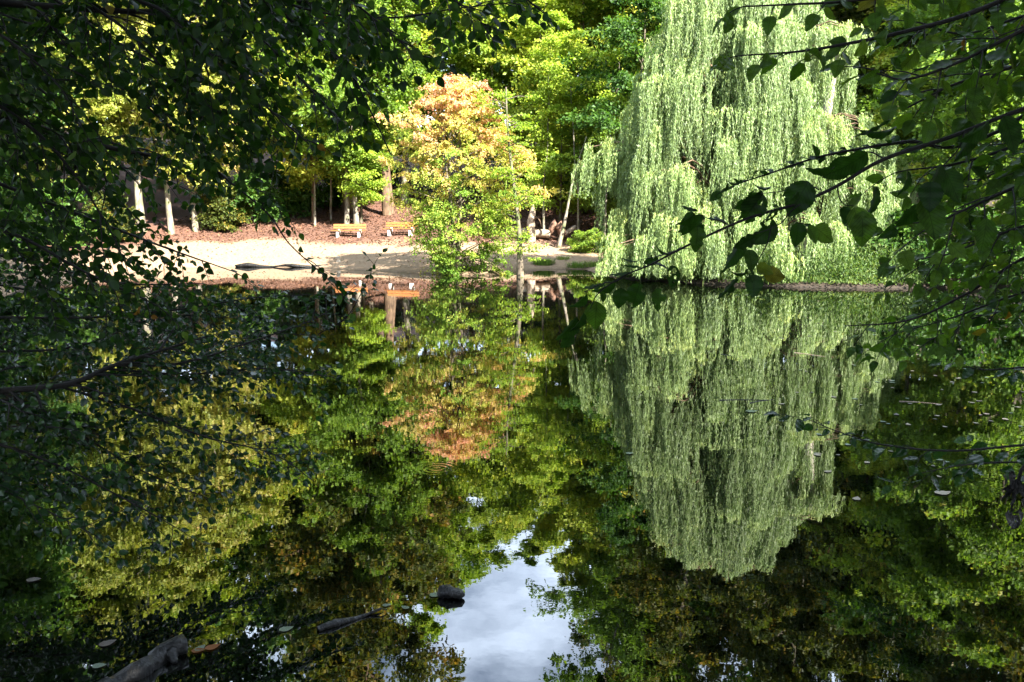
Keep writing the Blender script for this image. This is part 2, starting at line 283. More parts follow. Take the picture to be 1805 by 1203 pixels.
# ------------------------------------------------------------------ tree prototypes
class Proto: pass
def proto_broad(seed, h, zb, rad, nl, nc, nleaf, leaf, tr, flat=.42, droop=.25, pad=.8, mat='green', bark='bark', lean=0.0, top=.12):
    r = np.random.default_rng(seed); t = np.linspace(0, 1, 12)
    wob = np.cumsum(r.normal(0, .012 * h, (12, 2)), 0) * t[:, None]
    tp = np.stack([wob[:, 0] + lean * h * t ** 1.3, wob[:, 1], -.4 + (h * .96 + .4) * t], -1)
    tb = MB(); tb.tube(tp, tr * (.55 * (1 - t) ** 9 + 1.0 * (1 - t * .93)), 9, seed, .05)
    C = []; Cs = []; Co = []
    for i in range(nl):
        u = (i + .5) / nl; z = zb + (h - zb) * u ** .95
        az = i * 2.39996 + r.normal(0, .35); prof = max(.12, math.sin(math.pi * min(1, u * (1 - top) + top)) ** .75)
        reach = rad * prof * r.uniform(.6, 1.15); z0 = max(zb * .75, z - reach * .55)
        k = np.interp(z0 / h, (tp[:, 2]) / h, np.arange(12)); base = np.array([np.interp(z0, tp[:, 2], tp[:, 0]), np.interp(z0, tp[:, 2], tp[:, 1]), z0])
        dr = np.array([math.cos(az), math.sin(az), 0]); q = np.linspace(0, 1, 6)[:, None]
        side = np.array([-dr[1], dr[0], 0]) * r.normal(0, .15 * reach)
        lp = base + dr * reach * q + np.array([0, 0, 1]) * ((z - z0) * 1.4 * q - (z - z0) * .4 * q ** 2 - droop * reach * .3 * q ** 3) + side * q ** 2
        tb.tube(lp, max(.012, tr * .30) * (1 - .85 * q[:, 0]) * (1 - .55 * u), 5)
        ss = r.uniform(.32, 1.06, nc) ** .8
        cp = np.stack([np.interp(ss, q[:, 0], lp[:, j]) for j in range(3)], -1)
        off = r.normal(0, 1, (nc, 3)) * np.array([1, 1, .55]) * (.16 * reach * (.4 + ss))[:, None]; off -= dr * (off @ dr)[:, None] * .3
        cp = cp + off; C.append(cp); Cs.append(pad * r.uniform(.55, 1.15, nc) * (.75 + .5 * prof)); Co.append(np.repeat(np.append(tp[int(k) if k < 11 else 11, :2], z0)[None], nc, 0))
        for j in range(0, nc, 3):
            tb.tube([np.array([np.interp(ss[j] * .8, q[:, 0], lp[:, d]) for d in range(3)]), cp[j]], [tr * .05, .008], 4, cap=False)
    C = np.vstack(C); Cs = np.concatenate(Cs); Co = np.vstack(Co); n = len(C)
    d = norm(r.normal(size=(n, nleaf, 3))) * (r.uniform(0, 1, (n, nleaf, 1)) ** .45)
    lob = 1 + .3 * np.sin(d[..., :1] * 5 + r.uniform(0, 6, (n, 1, 1)))
    p = d * Cs[:, None, None] * np.array([1, 1, flat]) * lob; rr = (p[..., 0] ** 2 + p[..., 1] ** 2) / Cs[:, None] ** 2
    p[..., 2] -= .28 * rr * Cs[:, None]
    out_ = norm(C - Co); pos = C[:, None] + p
    nn = norm(np.array([0, 0, .40]) + .75 * out_[:, None] + d * .5 + r.normal(0, .5, d.shape))
    ax = norm(out_[:, None] * .6 + d * .6 + np.array([0, 0, -.35]) + r.normal(0, .5, d.shape))
    lsz = leaf * r.uniform(.7, 1.3, n * nleaf)
    V, Fq = leafquads(pos.reshape(-1, 3), ax.reshape(-1, 3), nn.reshape(-1, 3), lsz, lsz * .68)
    tint = np.clip(.45 + np.repeat(r.normal(0, .14, n), nleaf) + r.normal(0, .16, n * nleaf) + .1 * d[..., 2].ravel(), .02, .98)
    pr = Proto(); pr.trunk = tb.build('trunk', M[bark], smooth=True); pr.crown = mesh_obj('crown', V, Fq, M[mat], attrs={'tint': ('FACE', tint)})
    for o in (pr.trunk, pr.crown): COL.objects.unlink(o)
    return pr
def plant(pr, name, x, y, label, cat='tree', group=None, sc=1.0, rz=None, mat=None, bark=None, z=None, sz=None):
    rz = (x * 12.9898 + y * 78.233) % 6.283 if rz is None else rz
    e = root(name, (x, y, g1(x, y) if z is None else z), label, cat, group, rz); e.scale = (sc, sc, sc * (sz or 1))
    for src, mm in ((pr.trunk, bark), (pr.crown, mat)):
        if src is None: continue
        c = src.copy(); link(c, e)
        if mm:
            c.material_slots[0].link = 'OBJECT'; c.material_slots[0].material = M[mm]
    return e

T = {}
T['tall1'] = proto_broad(11, 27, 6.0, 5.2, 34, 13, 95, .22, .21)
T['tall2'] = proto_broad(12, 25, 4.5, 4.8, 30, 14, 95, .22, .19, lean=.03)
T['tall3'] = proto_broad(13, 29, 8.0, 5.6, 32, 14, 95, .24, .24, flat=.5)
T['mid1'] = proto_broad(14, 17, 3.2, 4.0, 26, 12, 95, .19, .125)
T['mid2'] = proto_broad(15, 15, 2.6, 3.8, 24, 12, 95, .18, .115, lean=-.05, flat=.36)
T['small'] = proto_broad(16, 8.5, 1.6, 2.6, 20, 10, 80, .16, .09, flat=.25, pad=.75)
T['bush'] = proto_broad(17, 2.2, .1, 1.5, 14, 7, 70, .13, .03, pad=.5)
T['thin'] = proto_broad(18, 12, 6.5, 1.6, 12, 6, 70, .15, .06, pad=.6, bark='pale')

# ------------------------------------------------------------------ forest, each tree its own object
GRP = 'trees of the wood beyond the pond'
def fy(px, Y):   # ground position on the viewing line px at distance Y
    x = (px - 902.5) / F * Y * 1.0; return x * 1.01, Y
FOREST = [
 # proto, px, Y, scale, mat, bark, name, label
 ('mid1', 10, 41, 1.0, 'dark', None, 'broadleaf_tree', 'dark green tree at the pond edge behind the shaded leaves at far left'),
 ('mid2', 120, 43.5, 1.05, 'yellow', None, 'broadleaf_tree', 'yellow-leaved tree leftmost of the yellow ones across the pond'),
 ('tall2', 250, -408, .95, 'yellow', 'pale', 'beech_tree', 'yellow beech with a pale forked trunk left of the straight white trunk'),
 ('mid1', 303, -412, 1.08, 'yellow', 'pale', 'beech_tree', 'yellow beech on a straight white trunk at the left end of the beach'),
 ('mid2', 345, -408, 1.15, 'yellow', 'pale', 'beech_tree', 'yellow beech on a pale trunk close beside the straight white one'),
 ('tall1', 180, 54, 1.0, 'lime', None, 'broadleaf_tree', 'tall yellow-green tree rising behind the yellow beeches at left'),
 ('mid1', 435, 53, 1.0, 'bright', None, 'broadleaf_tree', 'green tree above the dark slope at the back left of the beach'),
 ('mid2', 553, -392, 1.0, 'lime', 'brown', 'broadleaf_tree', 'tree with a leaning brown trunk at the wood edge left of both benches'),
 ('mid1', 611, -397, 1.0, 'green', 'pale', 'broadleaf_tree', 'tree whose slim pale trunk rises directly behind the left bench'),
 ('mid1', 628, -396, 1.1, 'green', 'pale', 'broadleaf_tree', 'tree on the thicker mottled trunk beside the slim one behind the left bench'),
 ('small', 642, 50.5, .9, 'bright', None, 'maple_sapling', 'fresh light green small tree between the bench trunks and the orange maple'),
 ('tall2', 712, -362, 1.0, 'bright', 'pale', 'broadleaf_tree', 'tree with a flared trunk on the red leaf slope above the right bench'),
 ('tall1', 520, 62, 1.0, 'lime', None, 'broadleaf_tree', 'tall yellow-green tree high behind the shaded slope left of the benches'),
 ('tall3', 400, 66, 1.0, 'green', None, 'broadleaf_tree', 'tall green tree deep in the wood behind the left end of the beach'),
 ('tall3', 640, 68, 1.0, 'bright', None, 'broadleaf_tree', 'tall green tree deep in the wood above the benches'),
 ('tall1', 780, 64, .86, 'lime', None, 'broadleaf_tree', 'bright yellow-green tree directly behind the top of the orange maple'),
 ('mid1', 860, 54, 1.0, 'lime', None, 'broadleaf_tree', 'bright green tree close behind the right shoulder of the orange maple'),
 ('mid2', 940, 51, 1.2, 'lime', None, 'broadleaf_tree', 'bright green bushy tree above the snapped stump'),
 ('mid1', 1020, 52, 1.15, 'lime', 'brown', 'broadleaf_tree', 'yellow-green tree with a dark upright trunk midway between maple and willow'),
 ('small', 985, 47.5, .95, 'bright', None, 'broadleaf_sapling', 'low bright green tree leaning its leaves over the fallen log'),
 ('small', 1050, 46.5, 1.0, 'green', None, 'broadleaf_sapling', 'low green tree in the dark gap beside the willow left edge'),
 ('tall2', 905, 70, .88, 'bright', None, 'broadleaf_tree', 'tall green tree far back in the wood between maple and snapped stump'),
 ('tall1', 1030, 70, .9, 'lime', None, 'broadleaf_tree', 'tall yellow-green tree far back behind the leaning dead stem'),
 ('tall2', 1125, 58, 1.05, 'green', None, 'broadleaf_tree', 'tall green tree in the dark hollow left of the willow top'),
 ('tall3', 1160, 53, 1.02, 'green', None, 'broadleaf_tree', 'tall green tree directly behind the left side of the willow'),
 ('tall1', 1250, 50, 1.08, 'olive', None, 'broadleaf_tree', 'tall olive tree standing behind the middle of the willow'),
 ('tall3', 1370, 48, 1.0, 'olive', None, 'broadleaf_tree', 'tall olive-brown tree behind the right half of the willow'),
 ('tall2', 1455, 45, 1.0, 'olive', 'pale', 'broadleaf_tree', 'tall autumn-tinged tree with a pale trunk behind the willow right stem'),
 ('mid1', 1540, 41, 1.0, 'bright', None, 'broadleaf_tree', 'green layered tree just right of the white willow stem'),
 ('mid2', 1600, 37.5, 1.0, 'lime', None, 'broadleaf_tree', 'green tree with sunlit patches right of the willow lower skirts'),
 ('tall1', 1620, 46, .95, 'olive', None, 'broadleaf_tree', 'tall olive tree behind the sunlit patches right of the willow'),
 ('tall2', 1700, 38, 1.0, 'dark', None, 'broadleaf_tree', 'tall tree on the right bank behind the dark overhanging leaves'),
 ('mid1', 1700, 31.5, .8, 'green', None, 'broadleaf_tree', 'small tree close to the water on the right bank'),
 ('tall3', 1800, 36, .95, 'olive', None, 'broadleaf_tree', 'tall olive tree of the right bank near the edge of the picture'),
 ('mid2', 1800, 30.5, .95, 'green', None, 'broadleaf_tree', 'bushy tree of the right bank at the edge of the picture'),
 ('tall1', 1930, 31, .9, 'olive', None, 'broadleaf_tree', 'tall green tree of the right bank just past the picture edge'),
 ('tall3', 50, 56, 1.0, 'green', None, 'broadleaf_tree', 'tall green tree behind the dark tree at the far left'),
 ('tall1', 620, 54, 1.1, 'olive', 'brown', 'broadleaf_tree', 'very tall olive tree behind the bench trunks, dark in the water'),
 ('tall3', 690, 53, 1.12, 'olive', 'brown', 'broadleaf_tree', 'very tall olive tree left of the sky gap mirrored in the water'),
 ('tall2', 560, 57, 1.1, 'olive', 'brown', 'broadleaf_tree', 'tall brown-trunked tree second left of the mirrored sky gap'),
 ('tall3', 300, 58, 1.0, 'lime', None, 'broadleaf_tree', 'tall yellow-green tree high behind the straight white trunk'),
 ('tall2', -60, 45, 1.0, 'green', None, 'broadleaf_tree', 'tall green tree of the left bank past the picture edge'),
 ('tall1', -200, 36, 1.0, 'dark', None, 'broadleaf_tree', 'tall dark tree of the left bank nearest the viewer'),
]
for (pt, px, Yd, sc, mt, bk, nm, lb) in FOREST:
    x, y = fy(px, Yd) if Yd > 0 else G(px, -Yd)[:2]; plant(T[pt], nm, x, y, lb, 'tree', GRP, sc, None, mt, bk)
for i in range(9):
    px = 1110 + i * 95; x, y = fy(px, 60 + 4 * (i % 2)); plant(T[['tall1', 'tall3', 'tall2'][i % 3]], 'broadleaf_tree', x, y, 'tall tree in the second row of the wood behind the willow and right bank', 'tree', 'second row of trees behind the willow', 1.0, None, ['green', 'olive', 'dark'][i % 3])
for x, y, pt, lb in ((-13.2, 14, 'tall1', 'dark tree on the left bank over the shaded shallows, nearest the viewer'), (-15.6, 20.5, 'tall3', 'dark tree on the left bank between the nearest one and the bushes'), (-20, 27, 'tall2', 'dark tree on the left bank furthest along towards the beach')):
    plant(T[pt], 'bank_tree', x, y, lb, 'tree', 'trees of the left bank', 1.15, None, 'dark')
for i, (px, Yd) in enumerate([(470, 57), (560, 60), (655, 57), (745, 60), (830, 58), (965, 58), (1045, 60), (1105, 56), (900, 63), (1000, 64)]):
    x, y = fy(px, Yd); plant(T[['mid1', 'mid2'][i % 2]], 'broadleaf_tree', x, y, 'sunlit yellow-green tree in the second row of the wood behind the beach', 'tree', 'second row of trees behind the beach', 1.0 if 850 < px < 1060 else 1.2, None, ['lime', 'bright', 'bright'][i % 3])
for i, (px, Yd) in enumerate([(-60, 47), (40, 49), (90, 53), (150, 50), (-20, 42), (210, 55)]):
    x, y = fy(px, Yd); plant(T[['mid1', 'mid2'][i % 2]], 'understorey_tree', x, y, 'leafy tree closing the wood behind the dark leaves at far left', 'tree', 'understorey at the far left', 1.0, None, ['dark', 'green', 'lime'][i % 3])
for i in range(16):
    px = 1130 + i * 48; x, y = fy(px, [43.5, 50, 55][i % 3] - max(0, px - 1450) * .018); plant(T[['mid2', 'small', 'mid1', 'bush'][i % 4]], 'understorey_tree', x, y, 'low leafy tree filling the shade behind the willow and the right bank', 'tree', 'understorey behind the willow', 1.35 if i % 4 in (1, 3) else 1.0, None, ['dark', 'green', 'olive', 'dark'][i % 4])
for i, (px, Yd) in enumerate([(-120, 52), (-20, 58), (60, 50), (120, 60), (230, 64), (340, 63), (450, 60), (1120, 63), (1240, 57), (1330, 56), (1480, 52), (1560, 50)]):
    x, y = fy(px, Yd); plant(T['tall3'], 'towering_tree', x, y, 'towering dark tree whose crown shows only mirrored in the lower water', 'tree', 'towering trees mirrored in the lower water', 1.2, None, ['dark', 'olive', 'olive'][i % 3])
rf = np.random.default_rng(5); kinds = ['tall1', 'tall2', 'tall3']
for i in range(26):            # the closed wood further up the hill
    Yd = 76 + 14 * (i % 2) + rf.uniform(-3, 3); px = -350 + i * 100 + rf.uniform(-30, 30); x, y = fy(px, Yd)
    s = rf.uniform(.85, 1.0) * (.72 if 780 < px < 1080 else 1)
    plant(T[kinds[i % 3]], 'hill_tree', x, y, 'distant green tree closing the back of the wood up the hill', 'tree', 'distant trees up the hill', s, None, ['green', 'lime', 'green', 'olive'][i % 4])
# shrubs of the understorey
BUSH = [
 (405, 49.5, 1.3, 'olive', 'low yellowish shrub on the slope at the left end of the beach'),
 (455, 51, 1.4, 'dark', 'dark shrub in the shade at the back of the beach, left of the brown trunk'),
 (505, 53, 1.5, 'dark', 'dark shrub in the shadow just left of the leaning brown trunk'),
 (580, 55, 1.5, 'dark', 'dark shrub in the shadow between the brown trunk and the bench trunks'),
 (665, 62, 1.5, 'dark', 'dark shrub high on the red leaf slope above the benches'),
 (1045, 42.2, .55, 'green', 'small shrub at the right end of the sandy bank beside the willow'),
 (1018, 42.6, .5, 'green', 'small bluish-green shrub on the bank right of the fallen log'),
 (1085, 38.5, .8, 'green', 'green shrub at the foot of the willow left skirt'),
 (930, 58, 1.5, 'dark', 'dark shrub deep behind the snapped stump'),
 (1010, 56, 1.6, 'dark', 'dark shrub in the hollow behind the fallen log'),
 (1080, 52, 1.6, 'dark', 'dark shrub in the hollow behind the willow left skirt'),
 (1590, 30.5, 1.1, 'dark', 'dark bush at the waterline right of the willow'),
 (1680, 29.2, 1.2, 'dark', 'dark bush at the waterline of the right bank, between two others'),
 (1790, 28.8, 1.3, 'dark', 'dark bush at the waterline on the right picture edge'),
 (30, 36, 1.6, 'dark', 'greyish-green bush on the left bank behind the shaded leaves'),
 (130, 41, 1.4, 'dark', 'dark bush on the left bank right of the greyish one'),
 (215, 44.5, 1.2, 'olive', 'olive bush under the yellow beeches at left'),
 (-60, 30, 1.8, 'dark', 'large dark bush on the left bank at the picture edge'),
]
for px, Yd, sc, mt, lb in BUSH:
    x, y = fy(px, Yd); plant(T['bush'], 'bush', x, y, lb, 'bush', 'bushes round the pond', sc, None, mt)
for px, Yd, lb in ((562, 51, 'thin pale sapling stem just right of the leaning brown trunk'), (590, 52, 'thin sapling stem behind the left end of the left bench'),
                   (958, 46.5, 'thin straight pale stem behind the fallen log'), (1016, 46, 'slim grey trunk right of the fallen log'), (1062, 44, 'thin stem close to the willow left skirt')):
    x, y = fy(px, Yd); plant(T['thin'], 'slender_tree', x, y, lb, 'tree', 'slender stems behind the beach', 1.0, None, 'bright')

# ------------------------------------------------------------------ orange maple
def maple():
    r = np.random.default_rng(21); x, y = W(800, 486)[:2]; y += .5; H = 8.2; e = root('maple_tree', (x, y, g1(x, y)), 'maple turning from green below to orange and pink on top, leaning over the water', 'tree')
    tb = MB()
    for k in range(3):
        q = np.linspace(0, 1, 9); az = k * 2.1 + .4
        tb.tube(np.stack([q * .5 * math.cos(az) + .1 * np.sin(q * 5 + k), q * .5 * math.sin(az), -.3 + q * (H - .4)], -1), .09 * (1 - .85 * q), 7)
    C = []; O = []; n = 400
    # half width of the crown (m) at height z, left and right of the stem
    zs = [0, .6, 1.2, 2.0, 3.0, 4.0, 5.0, 6.0, 7.0, 7.7, 8.2]; wl = [.4, .8, 1.1, 1.6, 2.2, 2.6, 2.9, 2.8, 2.2, 1.3, .3]; wr = [1.5, 2.2, 2.3, 2.6, 3.1, 3.5, 3.3, 2.5, 1.7, 1.3, 1.0]
    C = []
    while len(C) < n:
        z = H * r.uniform(.02, 1) ; az = r.uniform(0, 2 * np.pi); s = r.uniform(.25, 1) ** .6; ca = math.cos(az)
        wx = np.interp(z, zs, wr if ca > 0 else wl) * (1 + .22 * math.sin(z * 4 + az * 2) + .1 * math.sin(z * 9 - az * 3)); wy = np.interp(z, zs, wl) * .95 * (1 + .16 * math.sin(z * 5.1 + az * 3))
        C.append((ca * wx * s, math.sin(az) * wy * s, z - .12 * s * s * 2))
    C = np.array(C); cs = r.uniform(.26, .85, n) * (1 - .25 * C[:, 2] / H)
    for i in range(0, n, 4):
        z0 = max(.5, C[i, 2] - .25 * np.hypot(C[i, 0], C[i, 1]) - .2); q = np.linspace(0, 1, 4)[:, None]
        p0 = np.array([.1, 0, z0]); tb.tube(p0 + (C[i] - p0) * q + np.array([0, 0, .25]) * np.sin(q * np.pi), [.03, .022, .014, .006], 4, cap=False)
    nl = 210; d = norm(r.normal(size=(n, nl, 3))) * r.uniform(0, 1, (n, nl, 1)) ** .5
    p = d * cs[:, None, None] * np.array([1, 1, .27]) * (1 + .35 * np.sin(d[..., :1] * 6 + r.uniform(0, 6, (n, 1, 1)))); p[..., 2] += p[..., 0] * r.normal(0, .3, (n, 1)) + p[..., 1] * r.normal(0, .3, (n, 1)) - .30 * (p[..., 0] ** 2 + p[..., 1] ** 2) / cs[:, None]
    pos = C[:, None] + p; o2 = norm(C * np.array([1, 1, 0]))[:, None]
    nn = norm(np.array([0, 0, .6]) + .6 * o2 + r.normal(0, .45, d.shape)); ax = norm(o2 * .5 + d + np.array([0, 0, -.3]) + r.normal(0, .4, d.shape))
    s = .084 * r.uniform(.6, 1.3, n * nl); V, Fq = leafquads(pos.reshape(-1, 3), ax.reshape(-1, 3), nn.reshape(-1, 3), s, s * .8)
    edge = np.abs(C[:, 0]) / 3
    age = np.clip(np.interp(C[:, 2], [0, 1.5, 3, 4.5, 6, 7, 8.2], [.14, .22, .32, .46, .60, .72, .88]) + r.normal(0, .13, n) + .08 * edge, 0, 1)
    tint = np.clip(np.repeat(age, nl) + r.normal(0, .07, n * nl), .02, .98)
    tb.build('trunk', M['bark'], e, True); mesh_obj('crown', V, Fq, M['maple'], e, {'tint': ('FACE', tint)})
maple()

# ------------------------------------------------------------------ weeping willow
def willow():
    r = np.random.default_rng(33); YW = 32.2; cx = 9.0
    bx, by = 7.4, 32.6; zg = g1(bx, by)
    e = root('weeping_willow', (bx, by, 0), 'large pale weeping willow with hanging curtains and a white right stem', 'tree')
    prof_x = [2.7, 3.2, 3.9, 4.4, 4.7, 5.7, 6.4, 7.3, 9.2, 10.3, 11.3, 12.1, 12.7, 13.2, 14.2, 15.0, 15.4]
    prof_z = [3.0, 4.7, 5.3, 5.5, 7.0, 9.0, 10.7, 11.8, 12.3, 11.8, 10.6, 9.4, 8.0, 6.3, 5.6, 4.6, 2.8]
    tb = MB(); q = np.linspace(0, 1, 12)
    tb.tube(np.stack([.25 * np.sin(q * 3) + .8 * q, .2 * q, zg - .4 + q * 10.5], -1), .36 * (1.2 * (1 - q) ** 5 + 1 - .85 * q), 10, 5, .05)
    st = MB(); x2 = 12.15 - bx
    st.tube(np.stack([x2 - .75 + .55 * q ** .8 - .06 * np.sin(q * 4), -.3 - .8 * q, zg - .4 + q * 9.2], -1), .31 * (.8 * (1 - q) ** 6 + 1 - .62 * q), 10, 6, .05)
    C = []; lt = []
    def lobe(x, y, z, n_, sp_, w_):
        t_ = r.normal(0, .085)
        for k in range(n_):
            o = r.normal(0, 1, 2) * sp_; C.append((x + o[0], y + o[1] * .8, z - .55 * (o @ o) / sp_ - (0 if k == 0 else r.uniform(0, .35)), w_)); lt.append(t_)
    nl_ = 0
    while nl_ < 92:
        x = r.uniform(4.6, 14.6); H = np.interp(x, prof_x, prof_z); f = r.uniform(.1, 1) ** .75; z = H * f
        if z < 1.3 or (x > 12.6 and z > 6.2): continue
        yy = -r.uniform(.1, 1) * 2.6 * math.sqrt(max(.05, 1 - ((x - cx) / 6.6) ** 2)) * (.45 + .65 * (1 - f)) if r.uniform() < .75 else r.uniform(0, 2.2)
        if abs(x - 11.85) < 1.15 and 6.2 < z < 8.7 and yy < .6: continue
        lobe(x, YW + yy, z, 5, r.uniform(.28, .5), r.uniform(.5, .9)); nl_ += 1
    for x, z in zip(np.linspace(4.9, 12.4, 20), np.interp(np.linspace(4.9, 12.4, 20), prof_x, prof_z)): lobe(x, YW - .3 + r.normal(0, .3), z * r.uniform(.93, 1), 3, .3, .6)
    for x, z, y in ((3.25, 5.15, -.2), (3.8, 5.35, -.5), (4.3, 5.0, 0), (4.0, 2.9, -.8), (4.4, 2.0, -1.2), (3.9, 1.8, -1.6), (13.3, 5.9, -.6), (14.2, 5.0, 0), (14.8, 4.2, .3), (13.8, 3.6, -.8), (12.6, 5.2, -1.2), (11.5, 6.15, -1.6), (12.1, 6.1, -1.7), (11.8, 5.7, -1.9), (12.5, 6.1, -1.2), (11.4, 9.5, -.9), (12.0, 9.2, -1.0), (11.7, 9.0, -1.2),
                    (13.0, 6.1, -1.0), (13.6, 5.6, -1.3), (14.0, 5.3, -.9), (14.5, 4.7, -.5), (14.3, 3.9, -1.3), (13.2, 4.6, -1.7), (13.7, 3.0, -1.6), (12.9, 3.6, -2.0), (14.9, 3.4, -.5), (14.4, 2.6, -1.2),
                    (6.0, 2.6, -2.6), (7.2, 2.2, -2.9), (8.3, 2.7, -2.9), (9.4, 2.1, -3.0), (10.4, 2.6, -2.8), (11.4, 2.2, -2.7), (5.2, 2.3, -2.2)):
        lobe(x, YW + y, z, 3, .22, .5)
    C = np.array(C); pos = []; ax = []; nr = []; ti = []; lw = []
    wr = MB()
    for i, (x, y, z, w_) in enumerate(C):
        if z < .7: continue
        w_ = w_ * r.uniform(.7, 1.1); ns = int(13 * w_ + 5); out_ = norm(np.array([x - cx, (y - YW) - 1.2, 0.0])); ptint = lt[i] + r.normal(0, .04)
        q4 = np.linspace(0, 1, 4)[:, None]; p0 = np.array([cx + (x - cx) * .55, YW + (y - YW) * .4, max(1.0, z - .5)]) - np.array([bx, by, 0]); p1 = np.array([x, y, z]) - np.array([bx, by, 0])
        if i % 2 == 0: tb.tube(p0 + (p1 - p0) * q4 + np.array([0, 0, .4]) * np.sin(q4 * np.pi), [.05, .038, .026, .012], 4, cap=False)
        for s in range(ns):
            lat = np.array([-out_[1], out_[0], 0]) * r.normal(0, .36) * w_ + out_ * r.uniform(-.1, .45) * w_
            top = p1 + lat + np.array([0, 0, -.55 * (lat @ lat) / (w_ + .1) + r.normal(0, .07)])
            ln = min(z - .2, abs(r.normal(1.7, .8)) * (.7 + .05 * z) + .5); ln = min(ln, 1.0 + .7 * r.uniform() + max(0, z - 4.0) * .2) if x < 4.6 and z > 4 else ln; ln = max(.45, ln); ln = min(ln, z - 8.2) if (abs(x - 11.85) < 1.15 and z > 8.6 and y < YW + .6) else ln; ln = max(ln, .3)
            m_ = int(ln * 40); u = np.sort(r.uniform(0, 1, m_)); u[0] = 0
            a_ = r.uniform(.1, .35); hd = norm(out_ + r.normal(0, .5, 3) * np.array([1, 1, 0]))
            dz = u * ln; pth = top + hd * (a_ * (1 - np.exp(-dz / .25)))[:, None] - np.array([0, 0, 1]) * (dz - .18 * (1 - np.exp(-dz / .15)))[:, None]
            sw = np.stack([.05 * np.sin(dz * 2.1 + s), .05 * np.cos(dz * 1.7 + s * 2), 0 * dz], -1) * dz[:, None]
            pth = pth + sw + r.normal(0, .03, pth.shape)
            kk = np.linspace(0, m_ - 1, 7).astype(int); wp = pth[kk]; wr.add(np.concatenate([wp - [.0035, 0, 0], wp + [.0035, 0, 0]]), [[j, j + 1, j + 8, j + 7] for j in range(6)], .55)
            pos.append(pth); dd = np.array([0, 0, -1.]) + r.normal(0, .36, (m_, 3)) + hd * .35 * np.exp(-dz / .3)[:, None]; ax.append(dd)
            nr.append(r.normal(0, 1, (m_, 3)) + np.array([0, 0, .3]) + hd * .5)
            ti.append(np.clip(.42 + ptint + r.normal(0, .13, m_) + .38 * np.exp(-dz / .5) - .04 * dz, .02, .98)); lw.append(.118 * r.uniform(.7, 1.25, m_))
    pos = np.vstack(pos); ax = np.vstack(ax); nr = np.vstack(nr); ti = np.concatenate(ti); lw = np.concatenate(lw)
    V, Fq = leafquads(pos, ax, nr, lw, lw * .23, .1)
    wr.build('hanging_twigs', M['willow'], e); tb.build('trunk', M['brown'], e, True); st.build('stem', M['white_bark'], e, True)
    mesh_obj('crown', V, Fq, M['willow'], e, {'tint': ('FACE', ti)})
willow()

# ------------------------------------------------------------------ benches, log, stump, dead stems
def bench(pxl, pxr, py, label):
    a_, b_ = G(pxl, py), G(pxr, py); c_ = (a_ + b_) / 2; rz = math.atan2(b_[1] - a_[1], b_[0] - a_[0])
    e = root('park_bench', (c_[0], c_[1], g1(c_[0], c_[1])), label, 'bench', 'wooden benches on the beach', max(-.2, min(.2, rz))); e.scale = (1, 1, .86)
    s = MB()
    for k in range(3): s.box((0, -.22 + k * .15, .44), (1.9, .125, .045))
    s.build('seat', M['slat'], e)
    s = MB()
    for k in range(2): s.box((0, .27 + .05 * k, .62 + k * .17), (1.9, .04, .135), R(-14))
    s.build('backrest', M['slat'], e)
    for sx in (-.62, .62):
        l = MB(); l.box((sx, -.02, .19), (.13, .40, .46)); l.box((sx, .26, .33), (.10, .12, .30), R(-14)); l.box((sx, .325, .62), (.07, .05, .44), R(-14)); l.build('leg', M['concrete'], e)
bench(592, 638, 417, 'orange wooden bench on concrete legs in front of the two trunks')
bench(685, 727, 417, 'orange wooden bench on concrete legs below the red leaf slope, close to the maple')

pg = G(945, 422); e = root('fallen_log', (pg[0], pg[1], g1(pg[0], pg[1])), 'pale fallen trunk with a torn root end lying behind the beach', 'log')
q = np.linspace(0, 1, 9); b_ = MB(); b_.tube(np.stack([-.95 + 1.75 * q, .05 * np.sin(q * 4), .27 + .05 * np.sin(q * 3)], -1), .26 + .03 * np.sin(q * 7), 12, 3, .04); b_.build('log_body', M['dead_wood'], e, True)
b_ = MB(); b_.tube(np.stack([.72 + .95 * q, -.15 + .1 * q, .15 + .62 * np.sin(np.clip(q * 1.25, 0, 1) * np.pi) ** .8 + .05], -1), .10 + .17 * np.sin(q * np.pi), 10, 4, .12); b_.build('root_plate', M['root'], e, True)
b_ = MB(); b_.tube(np.stack([1.3 + .95 * q, .1 + 0 * q, .15 + .55 * q ** 1.2], -1), .17 - .05 * q, 10, 8, .06); b_.build('limb', M['dead_wood'], e, True)
pg = G(935, 426); e = root('snapped_stump', (pg[0], pg[1], g1(pg[0], pg[1])), 'tall pale stump snapped to a spike beside the fallen log', 'stump')
q = np.linspace(0, 1, 11); b_ = MB(); b_.tube(np.stack([.12 * q + .03 * np.sin(q * 9), 0 * q, -.2 + 2.35 * q], -1), np.interp(q, [0, .1, .6, .75, .88, 1], [.32, .25, .20, .17, .08, .015]), 12, 9, .07); b_.build('stump_wood', M['dead_wood'], e, True)
b_ = MB(); b_.tube([(.05, -.1, 1.0), (.35, -.2, 1.35), (.5, -.25, 1.15), (.6, -.25, .8)], [.05, .04, .03, .015], 6); b_.build('broken_branch', M['brown'], e, True)
pg = G(983, 437); e = root('leaning_dead_tree', (pg[0], pg[1], g1(pg[0], pg[1])), 'thin bare white dead trunk leaning right across the gap in the wood', 'tree')
q = np.linspace(0, 1, 12); k = 6.0; b_ = MB(); b_.tube(np.stack([.1 * q + 1.35 * q ** 1.15 + .06 * np.sin(q * 7), .3 * q, -.2 + k * q], -1), .085 * (.8 * (1 - q) ** 5 + 1 - .72 * q), 8, 2, .04); b_.build('trunk', M['pale'], e, True)
b_ = MB(); b_.tube([(1.05, .2, 4.1), (1.2, .3, 4.8), (1.1, .3, 5.3)], [.03, .02, .008], 5); b_.build('branch', M['pale'], e, True)
